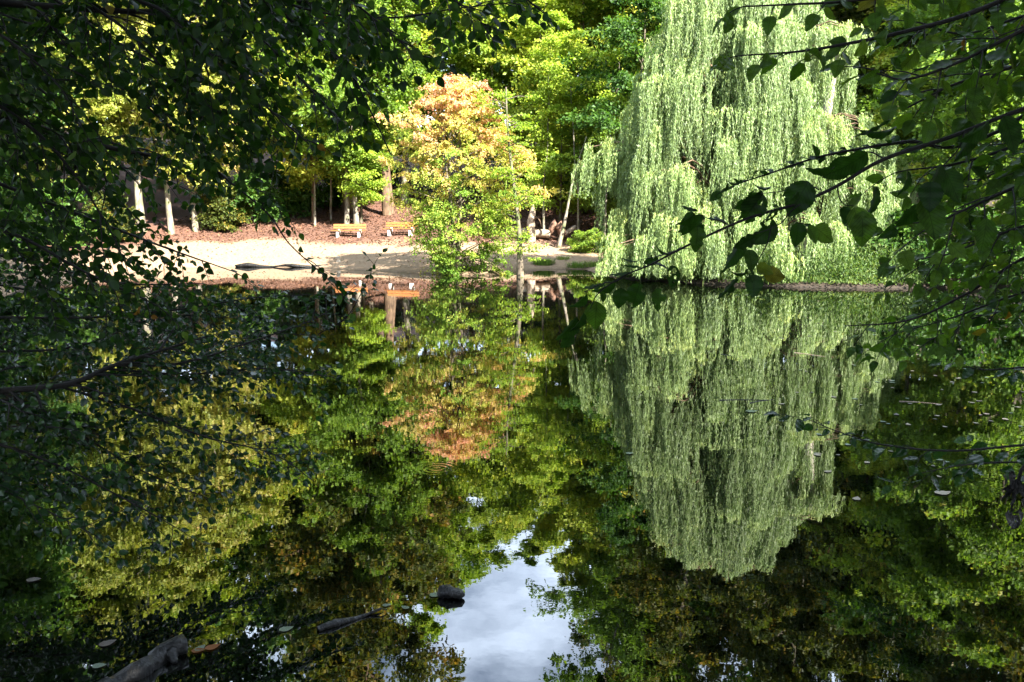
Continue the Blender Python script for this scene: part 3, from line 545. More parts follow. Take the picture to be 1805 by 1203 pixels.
# mossy leaning tree standing at the waterline by the maple
pg = W(918, 489); r_ = np.random.default_rng(4); e = root('mossy_alder', (pg[0], pg[1], -.1), 'slim mossy tree leaning left at the waterline, against the maple', 'tree')
q = np.linspace(0, 1, 14); b_ = MB(); tp = np.stack([-.02 - .55 * q + .08 * np.sin(q * 6), .1 * q, 7.6 * q], -1); b_.tube(tp, .10 * (.7 * (1 - q) ** 5 + 1 - .7 * q), 9, 7, .08)
C = []
for i in range(80):
    u = r_.uniform(.06, 1); az = r_.uniform(0, 6.28); rr = r_.uniform(.25, 1.0); b0 = np.array([np.interp(u, q, tp[:, j]) for j in range(3)]); c1 = b0 + np.array([math.cos(az) * rr, math.sin(az) * rr, .1]); C.append(c1)
    b_.tube([b0, (b0 + c1) / 2 + [0, 0, .1], c1], [.02, .014, .006], 4, cap=False)
b_.build('trunk', M['bark'], e, True)
C = np.array(C); d = r_.normal(size=(80, 45, 3)) * np.array([.2, .2, .05]); V, Fq = leafquads((C[:, None] + d).reshape(-1, 3), r_.normal(size=(80 * 45, 3)), np.array([0, 0, 1]) + r_.normal(0, .4, (80 * 45, 3)), .11, .075)
mesh_obj('crown', V, Fq, M['bright'], e, {'tint': ('FACE', np.clip(r_.normal(.45, .2, 80 * 45), 0, 1))})
# dark drift log along the left waterline
p0, p1 = W(415, 471), W(582, 472); q = np.linspace(0, 1, 16)[:, None]; pm = (p0 + p1) / 2
b_ = MB(); b_.tube(p0 - pm + (p1 - p0) * q + np.array([0, 0, .06]) + .05 * np.stack([0 * q[:, 0], np.sin(q[:, 0] * 9), np.sin(q[:, 0] * 14)], -1), .07 + .03 * np.sin(q[:, 0] * 11), 8, 3, .2)
tag(b_.build('drift_log', M['wet'], None, True, tuple(pm)), 'dark wet log along the waterline of the left beach', 'log')
# small standing stone at the edge
pg = G(596, 462); e = root('edge_stone', (pg[0], pg[1], g1(pg[0], pg[1])), 'small rounded pale stone standing at the water edge below the left bench', 'stone')
b_ = MB(); q = np.linspace(0, 1, 9); b_.tube(np.stack([.02 * np.sin(q * 5), 0 * q, -.05 + .34 * q], -1), np.interp(q, [0, .2, .45, .6, .8, .93, 1], [.13, .12, .08, .11, .12, .07, .01]), 10, 6, .06); b_.build('stone_body', M['stone'], e, True)
# pale stick at the edge
pa, pb = W(705, 474.5), W(727, 473.5); b_ = MB(); pm = (pa + pb) / 2; b_.tube([pa - pm + [0, 0, .06], [0, 0, .08], pb - pm + [0, 0, .05]], [.02, .025, .012], 6); tag(b_.build('stick', M['dead_wood'], None, True, tuple(pm)), 'thin pale stick lying at the water edge left of the maple', 'stick')

# grass tufts on the bank
def tuft(px, py, n, h, label, rad=.35):
    pg = G(px, py); r = np.random.default_rng(int(px)); a_ = r.uniform(0, 6.28, n); rr = rad * np.sqrt(r.uniform(0, 1, n))
    base = np.stack([rr * np.cos(a_) * 1.4, rr * np.sin(a_), 0 * rr], -1); hh = h * r.uniform(.5, 1.1, n); lean = norm(base + r.normal(0, .1, base.shape)) * (hh * .45)[:, None]; lean[:, 2] = 0
    sd = norm(np.cross(lean + 1e-3, [0, 0, 1.])) * .014
    mid = base + lean * .35 + np.stack([0 * hh, 0 * hh, hh * .65], -1); tip = base + lean + np.stack([0 * hh, 0 * hh, hh], -1)
    V = np.stack([base - sd, base + sd, mid + sd * .8, mid - sd * .8, tip + sd * .15, tip - sd * .15], 1).reshape(-1, 3); k = np.arange(n)[:, None] * 6
    Fq = np.concatenate([k + [0, 1, 2, 3], k + [3, 2, 4, 5]], 1).reshape(-1, 4)
    o = mesh_obj('grass_tuft', V, Fq, M['reed'], None, {'tint': ('FACE', np.repeat(r.uniform(.2, 1, n), 2))}, False, (pg[0], pg[1], max(0, g1(pg[0], pg[1])) - .02))
    tag(o, label, 'grass tuft', 'grass tufts on the sandy bank')
tuft(957, 467, 420, .34, 'largest bright green grass tuft on the sandy bank right of the mossy tree', .42)
tuft(992, 458, 120, .2, 'small grass tuft just above and right of the largest tuft', .25)
tuft(1017, 472, 260, .32, 'grass tuft at the waterline between the largest tuft and the willow', .36)
tuft(1048, 470, 240, .3, 'dull grass tuft in the shade against the willow left skirt', .4)
# weeds along the foot of the willow
r_ = np.random.default_rng(8); n = 420; px = r_.uniform(1095, 1660, n); base = np.array([W(p, np.interp(p, [1100, 1200, 1300, 1400, 1500, 1640], [491, 497, 502, 505, 507, 507])) for p in px]); base[:, 1] += np.abs(r_.normal(0, .9, n)) - .12; base[:, 2] = np.maximum(0, gz(base[:, 0], base[:, 1]))
nb = 60; cc = base[:, None] + r_.normal(size=(n, nb, 3)) * np.array([.3, .25, 0]); hh = np.abs(r_.normal(.22, .26, (n, nb))) * r_.uniform(.25, 1.9, (n, 1)) ** 1.3; cc[..., 2] += hh
V, Fq = leafquads(cc.reshape(-1, 3), (np.array([0, 0, .8]) + r_.normal(0, .6, cc.shape)).reshape(-1, 3), r_.normal(0, 1, cc.shape).reshape(-1, 3) + [0, -.4, .5], .15, .045)
o = mesh_obj('shore_weeds', V, Fq, M['weeds'], None, {'tint': ('FACE', np.clip(r_.normal(.5, .16, n * nb) + np.repeat(r_.normal(0, .2, n), nb), 0, 1))}); o['kind'] = 'stuff'; o['label'] = 'green weeds growing along the bank under the willow'
# fallen leaves on the slope
r_ = np.random.default_rng(9); n = 32000; x = r_.uniform(-20, 6, n); y = r_.uniform(37, 66, n); s_ = sdf(x, y); k = (s_ > 5.2 + r_.exponential(.8, n) + np.maximum(0, wav(x * .8, y * .8)) * 1.2) | ((s_ > .3) & (r_.uniform(0, 1, n) < .05 + .06 * (wav(x, y) > .5))); x, y = x[k], y[k]; n = len(x)
V, Fq = leafquads(np.stack([x, y, gz(x, y) + .02 + r_.uniform(0, .03, n)], -1), r_.normal(size=(n, 3)) * [1, 1, .15], np.array([0, 0, 1]) + r_.normal(0, .4, (n, 3)), .13, .09)
lm = leaf_mat('leaf_litter', [(0, (.035, .016, .009)), (.5, (.10, .044, .026)), (1, (.24, .125, .07))], .1, .7, .3, 0)
o = mesh_obj('leaf_litter', V, Fq, lm, None, {'tint': ('FACE', r_.uniform(0, 1, n))}); o['kind'] = 'stuff'; o['label'] = 'red-brown fallen leaves covering the slope'
#@@FOREGROUND

# ------------------------------------------------------------------ near bank trees that shade the foreground
for i, (x, y, pt, sc) in enumerate([(10.5, -5, 'tall2', .82), (6, -9, 'tall3', .7), (15.5, -3.5, 'tall1', .8), (19.5, 1.5, 'tall2', .85), (1, -8, 'tall1', .8), (13, -11, 'tall3', .8), (21.5, 7, 'mid1', 1.0), (7.2, -3.2, 'mid1', .95), (22, -9, 'tall2', .8), (-6, -6, 'tall2', .8), (-2.8, .2, 'tall1', .95), (2.6, -.6, 'tall3', .8), (-11, 1.5, 'tall2', .9), (8.5, 4.0, 'tall1', .9)]):
    plant(T[pt], 'bank_tree', x, y, 'tall broadleaf tree on the near bank behind the viewer, shading the foreground', 'tree', 'trees of the near bank', sc, None, 'dark')

# ------------------------------------------------------------------ leaf templates for close branches
def leaf_template(nu, nv, width, serr=0.0, seed=0, curl=.15, fold=.22, eaten=0.0, pw=.75):
    r = np.random.default_rng(seed); u = np.linspace(0, 1, nu + 1); v = np.linspace(-1, 1, nv + 1)
    hw = width * np.sin(np.pi * u ** pw) ** .8 * (1 - .12 * u); hw[0] = .01; hw[-1] = .004
    if serr: hw[1:-1] *= 1 + serr * (np.arange(1, nu) % 2 * 2 - 1)
    U, Vv = np.meshgrid(u, v, indexing='ij'); lat = Vv * hw[:, None]
    wz = fold * np.abs(lat) - curl * (U - .3) ** 2 + .02 * np.sin(U * 21) * np.abs(Vv) * (1 if nv > 2 else 0)
    T_ = np.stack([U, lat, wz], -1).reshape(-1, 3); k = nv + 1
    Fq = np.array([[i * k + j, i * k + j + 1, (i + 1) * k + j + 1, (i + 1) * k + j] for i in range(nu) for j in range(nv)])
    if eaten:
        c = T_[Fq].mean(1); keep = np.ones(len(Fq), bool)
        for _ in range(int(eaten * 10)):
            p = np.array([r.uniform(.15, 1), r.uniform(-1, 1) * width]); s = r.uniform(.03, .09 + .06 * eaten)
            keep &= ((c[:, 0] - p[0]) / (s * 1.3)) ** 2 + ((c[:, 1] - p[1]) / s) ** 2 > 1
        keep |= (np.abs(c[:, 1]) < .02) & (c[:, 0] < .8); Fq = Fq[keep]
    return T_, Fq
TPL_S = [leaf_template(6, 2, .40, .0, 1), leaf_template(6, 2, .37, 0, 2, .4, .35), leaf_template(6, 2, .42, 0, 3, -.1, .12), leaf_template(6, 2, .34, 0, 4, .3, .1), leaf_template(6, 2, .44, 0, 5, .7, .5), leaf_template(6, 2, .30, 0, 6, -.35, .4), leaf_template(6, 2, .39, 0, 7, .1, -.25)]
TPL_L = [leaf_template(18, 4, .32, .05, 5, .65, .6), leaf_template(18, 4, .28, .06, 6, -.35, .3), leaf_template(18, 4, .34, .05, 1, .25, .25), leaf_template(18, 4, .36, .05, 2, .1, .12), leaf_template(18, 4, .30, .05, 3, .5, .45), leaf_template(18, 4, .36, .05, 4, -.1, .15)]
TPL_E = [leaf_template(26, 14, .37, .05, k, .15, .2, .3 + .12 * (k % 3)) for k in range(6)]
TPL_R = [leaf_template(20, 6, .40, .045, 1, .12, .12), leaf_template(20, 6, .38, .045, 2, .2, .2)]
class LeafBag:
    def __init__(s): s.items = {}
    def add(s, tpl, base, D, Nn, L, tint):
        s.items.setdefault(id(tpl), (tpl, []))[1].append((base, D, Nn, L, tint))
    def build(s, name, mat, parent):
        Vs = []; Fs = []; A = []; n = 0
        UV = []
        for tpl, lst in s.items.values():
            UV.append(np.tile(np.stack([tpl[0][:, 0], np.abs(tpl[0][:, 1])], -1), (len(lst), 1)))
            B = np.array([i[0] for i in lst]); D = norm(np.array([i[1] for i in lst])); Nn = np.array([i[2] for i in lst]); L = np.array([i[3] for i in lst]); t = np.array([i[4] for i in lst])
            Sd = norm(np.cross(Nn, D)); Nn = np.cross(D, Sd); TV, TF = tpl
            V = B[:, None] + L[:, None, None] * (TV[None, :, :1] * D[:, None] + TV[None, :, 1:2] * Sd[:, None] + TV[None, :, 2:] * Nn[:, None])
            Vs.append(V.reshape(-1, 3)); Fs.append((TF[None] + (np.arange(len(lst)) * len(TV))[:, None, None]).reshape(-1, 4) + n); n += len(lst) * len(TV); A.append(np.repeat(t, len(TF)))
        if not Vs: return
        return mesh_obj(name, np.vstack(Vs), np.vstack(Fs), mat, parent, {'tint': ('FACE', np.clip(np.concatenate(A), 0, 1)), 'leaf_u': ('POINT', np.vstack(UV)[:, 0]), 'leaf_v': ('POINT', np.vstack(UV)[:, 1])}, True)
def inpoly(px, py, pl):
    c = False
    for i in range(len(pl)):
        x1, y1 = pl[i]; x2, y2 = pl[i - 1]
        if (y1 > py) != (y2 > py) and px < (x2 - x1) * (py - y1) / (y2 - y1) + x1: c = not c
    return c
CLEAR = []
def allowed(p, lim=None):
    px, py = proj(p)
    return not any(inpoly(px, py, c) for c in CLEAR)
def spray(bag, tb, p0, d0, up, ln, lf, sp_, r, tpls, r0=.004, droop=.35, depth=0, leafdroop=.35, tint=(.45, .18), flat=.55, check=True):
    """one leafy twig: a drooping polyline with alternate leaves, perhaps with side twigs"""
    n = max(4, int(ln / .06)); pts = [np.array(p0)]; d = norm(np.array(d0)); st = ln / n
    for i in range(n):
        d = norm(d + np.array([0, 0, -droop * st / ln * 1.2]) + r.normal(0, .07, 3)); pts.append(pts[-1] + d * st)
    pts = np.array(pts)
    if check and not (allowed(pts[-1]) and allowed(pts[len(pts) // 2])): return
    tb.tube(pts, np.linspace(r0, .0012, len(pts)), 5, cap=False)
    m = int(ln / sp_); sd = 1
    for i in range(m):
        u = (i + .6) / m * n; k = min(int(u), n - 1); b = pts[k] + (pts[k + 1] - pts[k]) * (u - k); tg = norm(pts[k + 1] - pts[k]); side = norm(np.cross(up, tg)) * sd; sd = -sd
        ld = norm(tg * r.uniform(.3, .8) + side * r.uniform(.6, 1.1) + np.array([0, 0, -leafdroop]) + r.normal(0, .2, 3)); L = lf * r.uniform(.65, 1.2)
        nn = norm(up * flat + r.normal(0, .55, 3)); b2 = b + ld * L * .14
        if check and not allowed(b2 + ld * L * .6): continue
        bag.add(tpls[r.integers(len(tpls))], b2, ld, nn, L, r.normal(*tint))
        if depth < 1 and ln > .3 and i % 3 == 1 and r.uniform() < .75:
            spray(bag, tb, b, norm(tg + side * r.uniform(.5, 1.0)), norm(up + r.normal(0, .3, 3)), ln * r.uniform(.35, .55), lf, sp_, r, tpls, r0 * .6, droop, depth + 1, leafdroop, tint, flat, check)
    bag.add(tpls[0], pts[-1], norm(d + np.array([0, 0, -.2])), norm(up + r.normal(0, .4, 3)), lf * .9, r.normal(*tint))
def limb(parent, path, r0, r1, side, slen, lf, sp_, mat, seed, tpls, droop=.5, start=.05, up=None, tint=(.45, .18), leafdroop=.35, bark='darkbark', flat=.55, name='branch', stem=None, rise=.5):
    r = np.random.default_rng(seed); main = [P(*p) for p in path]; pts = catmull(main, 8); tb = MB()
    if stem is not None:      # the bough between the trunk and the part in view
        f = main[0]; s3 = np.array([stem[0], stem[1], f[2] + rise * np.hypot(f[0] - stem[0], f[1] - stem[1]) * .5]); dback = norm(main[0] - main[1])
        m1 = f + dback * .35 + np.array([0, 0, .03]); bough = catmull([s3, (s3 + m1) / 2 + np.array([0, 0, .12]), m1, f], 8); lb = np.linalg.norm(bough[-1] - bough[0])
        tb.tube(bough, np.linspace(r0 * (1.2 + .35 * lb), r0, len(bough)), 7); bagb = LeafBag()
        for i in range(int(side * lb / max(1.0, np.linalg.norm(np.diff(pts, axis=0), axis=1).sum()) * .4)):
            k = r.integers(3, len(bough) - 1); tg = norm(bough[k + 1 if k + 1 < len(bough) else k] - bough[k - 1]); upv = norm(np.array([0, -.3, 1]) + r.normal(0, .3, 3)); sdv = norm(np.cross(upv, tg)) * (-1) ** i
            spray(bagb, tb, bough[k], tg * .6 + sdv * .8, upv, slen * r.uniform(.5, 1.0), lf, sp_, r, tpls, max(.0022, r1), droop, 0, leafdroop, tint, flat)
    else: bagb = None
    tb.tube(pts, np.linspace(r0, r1, len(pts)), 7)
    seg = np.linalg.norm(np.diff(pts, axis=0), axis=1); cum = np.append(0, np.cumsum(seg)); tot = cum[-1]; bag = bagb or LeafBag(); sg = 1
    for i in range(side):
        u = (start + (1 - start) * (i + r.uniform(.1, .9)) / side) * tot; k = min(np.searchsorted(cum, u) - 1, len(pts) - 2); k = max(k, 0); b = pts[k] + (pts[k + 1] - pts[k]) * ((u - cum[k]) / seg[k]); tg = norm(pts[k + 1] - pts[k])
        upv = norm((np.array([0, -.45, 1.0]) if up is None else np.array(up)) + r.normal(0, .28, 3)); sdv = norm(np.cross(upv, tg)) * sg; sg = -sg
        ang = r.uniform(.45, 1.1); d = tg * math.cos(ang) + sdv * math.sin(ang); L = slen * (1.15 - .6 * u / tot) * r.uniform(.55, 1.2)
        spray(bag, tb, b, d, upv, L, lf, sp_, r, tpls, max(.0022, r1 * 1.2), droop, 0, leafdroop, tint, flat)
    spray(bag, tb, pts[-1], norm(pts[-1] - pts[-2]), norm(np.array([0, -.4, 1])), slen * .6, lf, sp_, r, tpls, r1, droop, 1, leafdroop, tint, flat)
    o = tb.build(name, M[bark], parent, True); bag.build('leaves', M[mat], o); return o
def big_trunk(parent, pts, rad):
    b = MB(); b.tube(catmull(pts, 5), np.interp(np.linspace(0, 1, (len(pts) - 1) * 5 + 1), np.linspace(0, 1, len(rad)), rad), 12, 3, .04); b.build('trunk', M['darkbark'], parent, True)

# the open window that the branches leave between them
CLEAR = [[(125, 24), (265, 12), (272, 56), (205, 50)], [(150, 175), (215, 165), (250, 215), (190, 225)], [(735, 140), (840, 135), (1000, 50), (1240, -60), (1240, 330), (1000, 560), (690, 460), (560, 470), (505, 360), (470, 330), (560, 285), (660, 300), (715, 235)],
         [(360, 395), (470, 400), (490, 440), (560, 520), (380, 458)],
         [(720, 480), (1000, 560), (1000, 1250), (560, 1250), (520, 870), (655, 760), (650, 640), (615, 560)]]
# --- beech reaching in from the upper left
tl = root('overhanging_beech', (-7.5, 4.5, g1(-7.5, 4.5)), 'near beech in deep shade hanging its branches into the upper left', 'tree')
tl_inv = np.array(tl.location)
def local(parent):   # children were built in world space
    for c in parent.children: c.location = -np.array(parent.location)
big_trunk(tl, [(-7.5, 4.5, .2), (-7.4, 4.6, 3), (-7.2, 4.7, 6), (-7.0, 4.8, 10), (-6.8, 4.9, 14)], [.34, .28, .24, .19, .1])
BR = [
 ([(-420, -60, 4.7), (-150, -12, 4.7), (120, 14, 4.8), (300, 20, 4.9), (520, 3, 5.0)], .03, .008, 26, .75),
 ([(420, -40, 4.4), (490, 0, 4.4), (582, 25, 4.5), (700, 31, 4.5), (800, 16, 4.5), (900, 5, 4.4)], .008, .003, 22, .45),
 ([(-420, 160, 5.2), (-150, 170, 5.2), (0, 200, 5.3), (100, 236, 5.4), (200, 262, 5.5), (270, 275, 5.6)], .035, .012, 24, .8),
 ([(60, 20, 5.0), (130, 80, 5.1), (250, 180, 5.2), (380, 300, 5.3), (470, 375, 5.3), (510, 430, 5.2), (570, 485, 5.1)], .012, .003, 26, .5),
 ([(160, 10, 4.6), (230, 60, 4.6), (330, 160, 4.7), (430, 225, 4.8), (480, 270, 4.8)], .010, .004, 26, .6),
 ([(240, 0, 4.3), (300, 30, 4.3), (420, 145, 4.4), (500, 215, 4.5), (545, 255, 4.5)], .010, .004, 24, .5),
 ([(430, -30, 4.0), (480, 10, 4.0), (600, 105, 4.1), (650, 190, 4.1), (690, 275, 4.1)], .009, .003, 24, .42),
 ([(560, -60, 3.8), (620, 0, 3.8), (690, 60, 3.8), (740, 105, 3.8)], .007, .003, 16, .35),
 ([(700, -60, 3.9), (760, -20, 3.9), (830, 20, 3.9), (870, 70, 3.9)], .006, .003, 12, .32),
 ([(840, -80, 4.2), (890, -40, 4.2), (930, 0, 4.2), (960, 25, 4.2)], .006, .003, 9, .28),
 ([(-300, 250, 6.0), (-100, 290, 6.0), (40, 340, 6.1), (180, 395, 6.2), (300, 440, 6.2), (400, 475, 6.2)], .022, .004, 34, .7),
 ([(-300, 60, 6.2), (-60, 90, 6.2), (60, 150, 6.3), (160, 240, 6.4), (240, 320, 6.4)], .018, .005, 30, .8),
 ([(-300, 330, 5.4), (-80, 380, 5.4), (40, 420, 5.5), (150, 480, 5.5), (260, 530, 5.6)], .018, .005, 30, .75),
 ([(-200, -80, 5.8), (40, -30, 5.8), (180, 60, 5.9), (300, 130, 6.0), (390, 230, 6.0)], .016, .005, 30, .75),
 ([(200, -60, 5.4), (330, -20, 5.4), (450, 60, 5.5), (540, 150, 5.5), (600, 215, 5.5)], .012, .004, 26, .6),
 ([(-300, 420, 6.8), (-60, 440, 6.8), (80, 470, 6.8), (220, 500, 6.9), (350, 500, 6.9)], .018, .004, 30, .75),
 ([(300, -70, 4.9), (420, -30, 4.9), (560, 10, 5.0), (640, 70, 5.0)], .010, .004, 22, .5),
 ([(-250, 120, 4.2), (-60, 160, 4.2), (60, 230, 4.3), (140, 320, 4.3), (190, 400, 4.3)], .014, .004, 24, .6),
 ([(-260, -30, 4.0), (-80, 20, 4.0), (40, 90, 4.0), (130, 180, 4.1)], .012, .004, 22, .6),
]
for i, (pth, a_, b_, ns, sl_) in enumerate(BR):
    limb(tl, pth, a_, b_, int(ns * (.68 if pth[0][0] < -190 else .72)), sl_, .060, .040, 'near', 100 + i, TPL_S, droop=.55, stem=(-7.35, 4.6))
pc = T['tall1'].crown.copy(); pc.location = (1.4, 6.4, .8); pc.scale = (1.0, 1.0, .95); link(pc, tl); pc.material_slots[0].link = 'OBJECT'; pc.material_slots[0].material = M['dark']
for c in tl.children:
    if c is not pc: c.location = -np.array(tl.location)
# --- alder-like shrub low on the left, over the water
al = root('waterside_alder', (-8.5, 5.6, g1(-8.5, 5.6)), 'near shrub with small blue-glinting leaves over the water at lower left', 'shrub')
big_trunk(al, [(-8.5, 5.6, .2), (-8.2, 6.0, 1.2), (-7.6, 6.3, 2.2), (-7.2, 6.4, 3.2)], [.14, .11, .08, .04])
BA = [
 ([(-400, 720, 5.4), (-150, 705, 5.4), (0, 690, 5.5), (120, 678, 5.6), (200, 645, 5.8), (310, 610, 6.0)], .034, .010, 26, .6),
 ([(200, 645, 5.8), (320, 640, 6.0), (450, 600, 6.3), (560, 560, 6.5), (610, 520, 6.6)], .010, .003, 28, .5),
 ([(180, 650, 5.8), (330, 660, 6.1), (470, 650, 6.4), (590, 665, 6.6)], .010, .003, 28, .5),
 ([(100, 680, 5.6), (230, 720, 5.8), (360, 770, 5.9), (480, 800, 6.0), (555, 850, 6.0)], .010, .003, 26, .5),
 ([(0, 690, 5.5), (130, 760, 5.6), (250, 830, 5.7), (370, 880, 5.8)], .010, .003, 24, .5),
 ([(-200, 560, 6.4), (0, 560, 6.4), (160, 560, 6.6), (320, 545, 6.8), (450, 525, 7.0), (545, 520, 7.0)], .014, .003, 34, .6),
 ([(-200, 480, 7.4), (-20, 500, 7.4), (130, 530, 7.5), (280, 580, 7.6), (420, 620, 7.6)], .014, .004, 34, .7),
 ([(-200, 620, 6.8), (0, 620, 6.8), (140, 610, 6.9), (280, 560, 7.0), (400, 560, 7.0)], .014, .004, 30, .6),
 ([(-200, 760, 5.2), (-20, 780, 5.2), (100, 820, 5.3), (220, 880, 5.3), (310, 930, 5.3)], .012, .003, 24, .5),
 ([(-200, 830, 5.0), (-40, 850, 5.0), (60, 890, 5.0), (160, 940, 5.0)], .010, .003, 20, .45),
 ([(560, 590, 6.5), (610, 560, 6.5), (640, 510, 6.5), (662, 462, 6.5)], .005, .002, 7, .16),
]
CL0 = CLEAR
for i, (pth, a_, b_, ns, sl_) in enumerate(BA):
    if i == len(BA) - 1: CLEAR = []
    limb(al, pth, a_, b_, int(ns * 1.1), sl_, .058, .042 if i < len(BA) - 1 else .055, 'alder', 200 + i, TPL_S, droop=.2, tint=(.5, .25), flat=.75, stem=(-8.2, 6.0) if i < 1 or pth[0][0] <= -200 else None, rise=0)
CLEAR = CL0
local(al)

# --- tree reaching in from the right: the long eaten branch and the masses behind it
CLEAR = [[(1000, 560), (1190, 455), (1330, 390), (1480, 330), (1560, 300), (1560, 240), (1500, 120), (1250, 120), (900, -50), (700, 600)],
         [(1000, 600), (1340, 560), (1500, 570), (1430, 660), (1390, 720), (1400, 900), (900, 1250)]]
tr_ = root('overhanging_hornbeam', (6.2, 1.6, g1(6.2, 1.6)), 'near hornbeam reaching in from the right with large dark serrated leaves', 'tree')
big_trunk(tr_, [(6.2, 1.6, .2), (6.1, 1.7, 2), (6.0, 1.7, 5), (6.0, 1.6, 9)], [.22, .18, .15, .08])
def lf(bag, px, py, Y, ang, L, facing=.2, tint=.45, tpl=None, away=0.0, roll=0.0):
    """a single leaf: base at a point on the branch, hanging along an angle (deg, 0 = right, 90 = down); facing 0 = full face, 1 = edge-on"""
    d = np.array([math.cos(R(ang)), away, -math.sin(R(ang))]); nn = norm(np.array([roll, -1.0, .25]) * (1 - facing) + np.array([math.sin(R(ang)), 0, math.cos(R(ang))]) * facing)
    bag.add(tpl, P(px, py, Y), d, nn, .92 * L * Y / F, tint)
r_ = np.random.default_rng(77); tb = MB(); bag = LeafBag(); Y0 = 2.3
tb.tube(catmull([(6.1, 1.65, 3.4), (4.6, 2.0, 3.75), (3.0, 2.3, 3.6), P(2150, 80, 2.45)], 6), np.linspace(.02, .0072, 19), 8)
pth = [(2150, 80, 2.45), (1960, 140, 2.4), (1783, 200, 2.35), (1675, 242, 2.33), (1558, 281, 2.3), (1476, 328, 2.3), (1407, 359, 2.3), (1330, 381, 2.3), (1260, 410, 2.3), (1192, 443, 2.28), (1149, 466, 2.26), (1099, 487, 2.25), (1056, 516, 2.24), (1040, 545, 2.23)]
pts = catmull([P(*p) for p in pth], 5); tb.tube(pts, np.linspace(.0072, .0011, len(pts)), 8)
def tw(*ps, r0=.0022): tb.tube(catmull([P(a, b, c) for a, b, c in ps], 4), np.linspace(r0, .001, (len(ps) - 1) * 4 + 1), 5, cap=False)
tw((1282, 396, 2.3), (1268, 389, 2.27), (1250, 386, 2.25), (1225, 375, 2.22))
tw((1420, 353, 2.3), (1395, 372, 2.28), (1375, 395, 2.26), (1340, 410, 2.25), (1310, 418, 2.24))
tw((1360, 397, 2.26), (1352, 430, 2.26), (1335, 462, 2.26), (1333, 470, 2.25))
tw((1413, 356, 2.3), (1410, 372, 2.3), (1395, 388, 2.3), (1418, 395, 2.3))
tw((1443, 335, 2.3), (1430, 330, 2.32), (1375, 338, 2.3), (1340, 342, 2.28))
tw((1476, 330, 2.3), (1480, 350, 2.3), (1490, 362, 2.28), (1505, 362, 2.27))
tw((1560, 281, 2.3), (1530, 268, 2.32), (1500, 285, 2.32), (1460, 300, 2.34))
tw((1700, 232, 2.33), (1690, 262, 2.3), (1665, 290, 2.28), (1640, 320, 2.26), (1625, 360, 2.25))
tw((1190, 443, 2.28), (1160, 452, 2.2), (1130, 458, 2.18))
tw((1099, 487, 2.25), (1085, 497, 2.24), (1062, 500, 2.22), (1030, 515, 2.2))
E = TPL_E; RR = TPL_R; LL = TPL_L[2:] + TPL_L[:2]
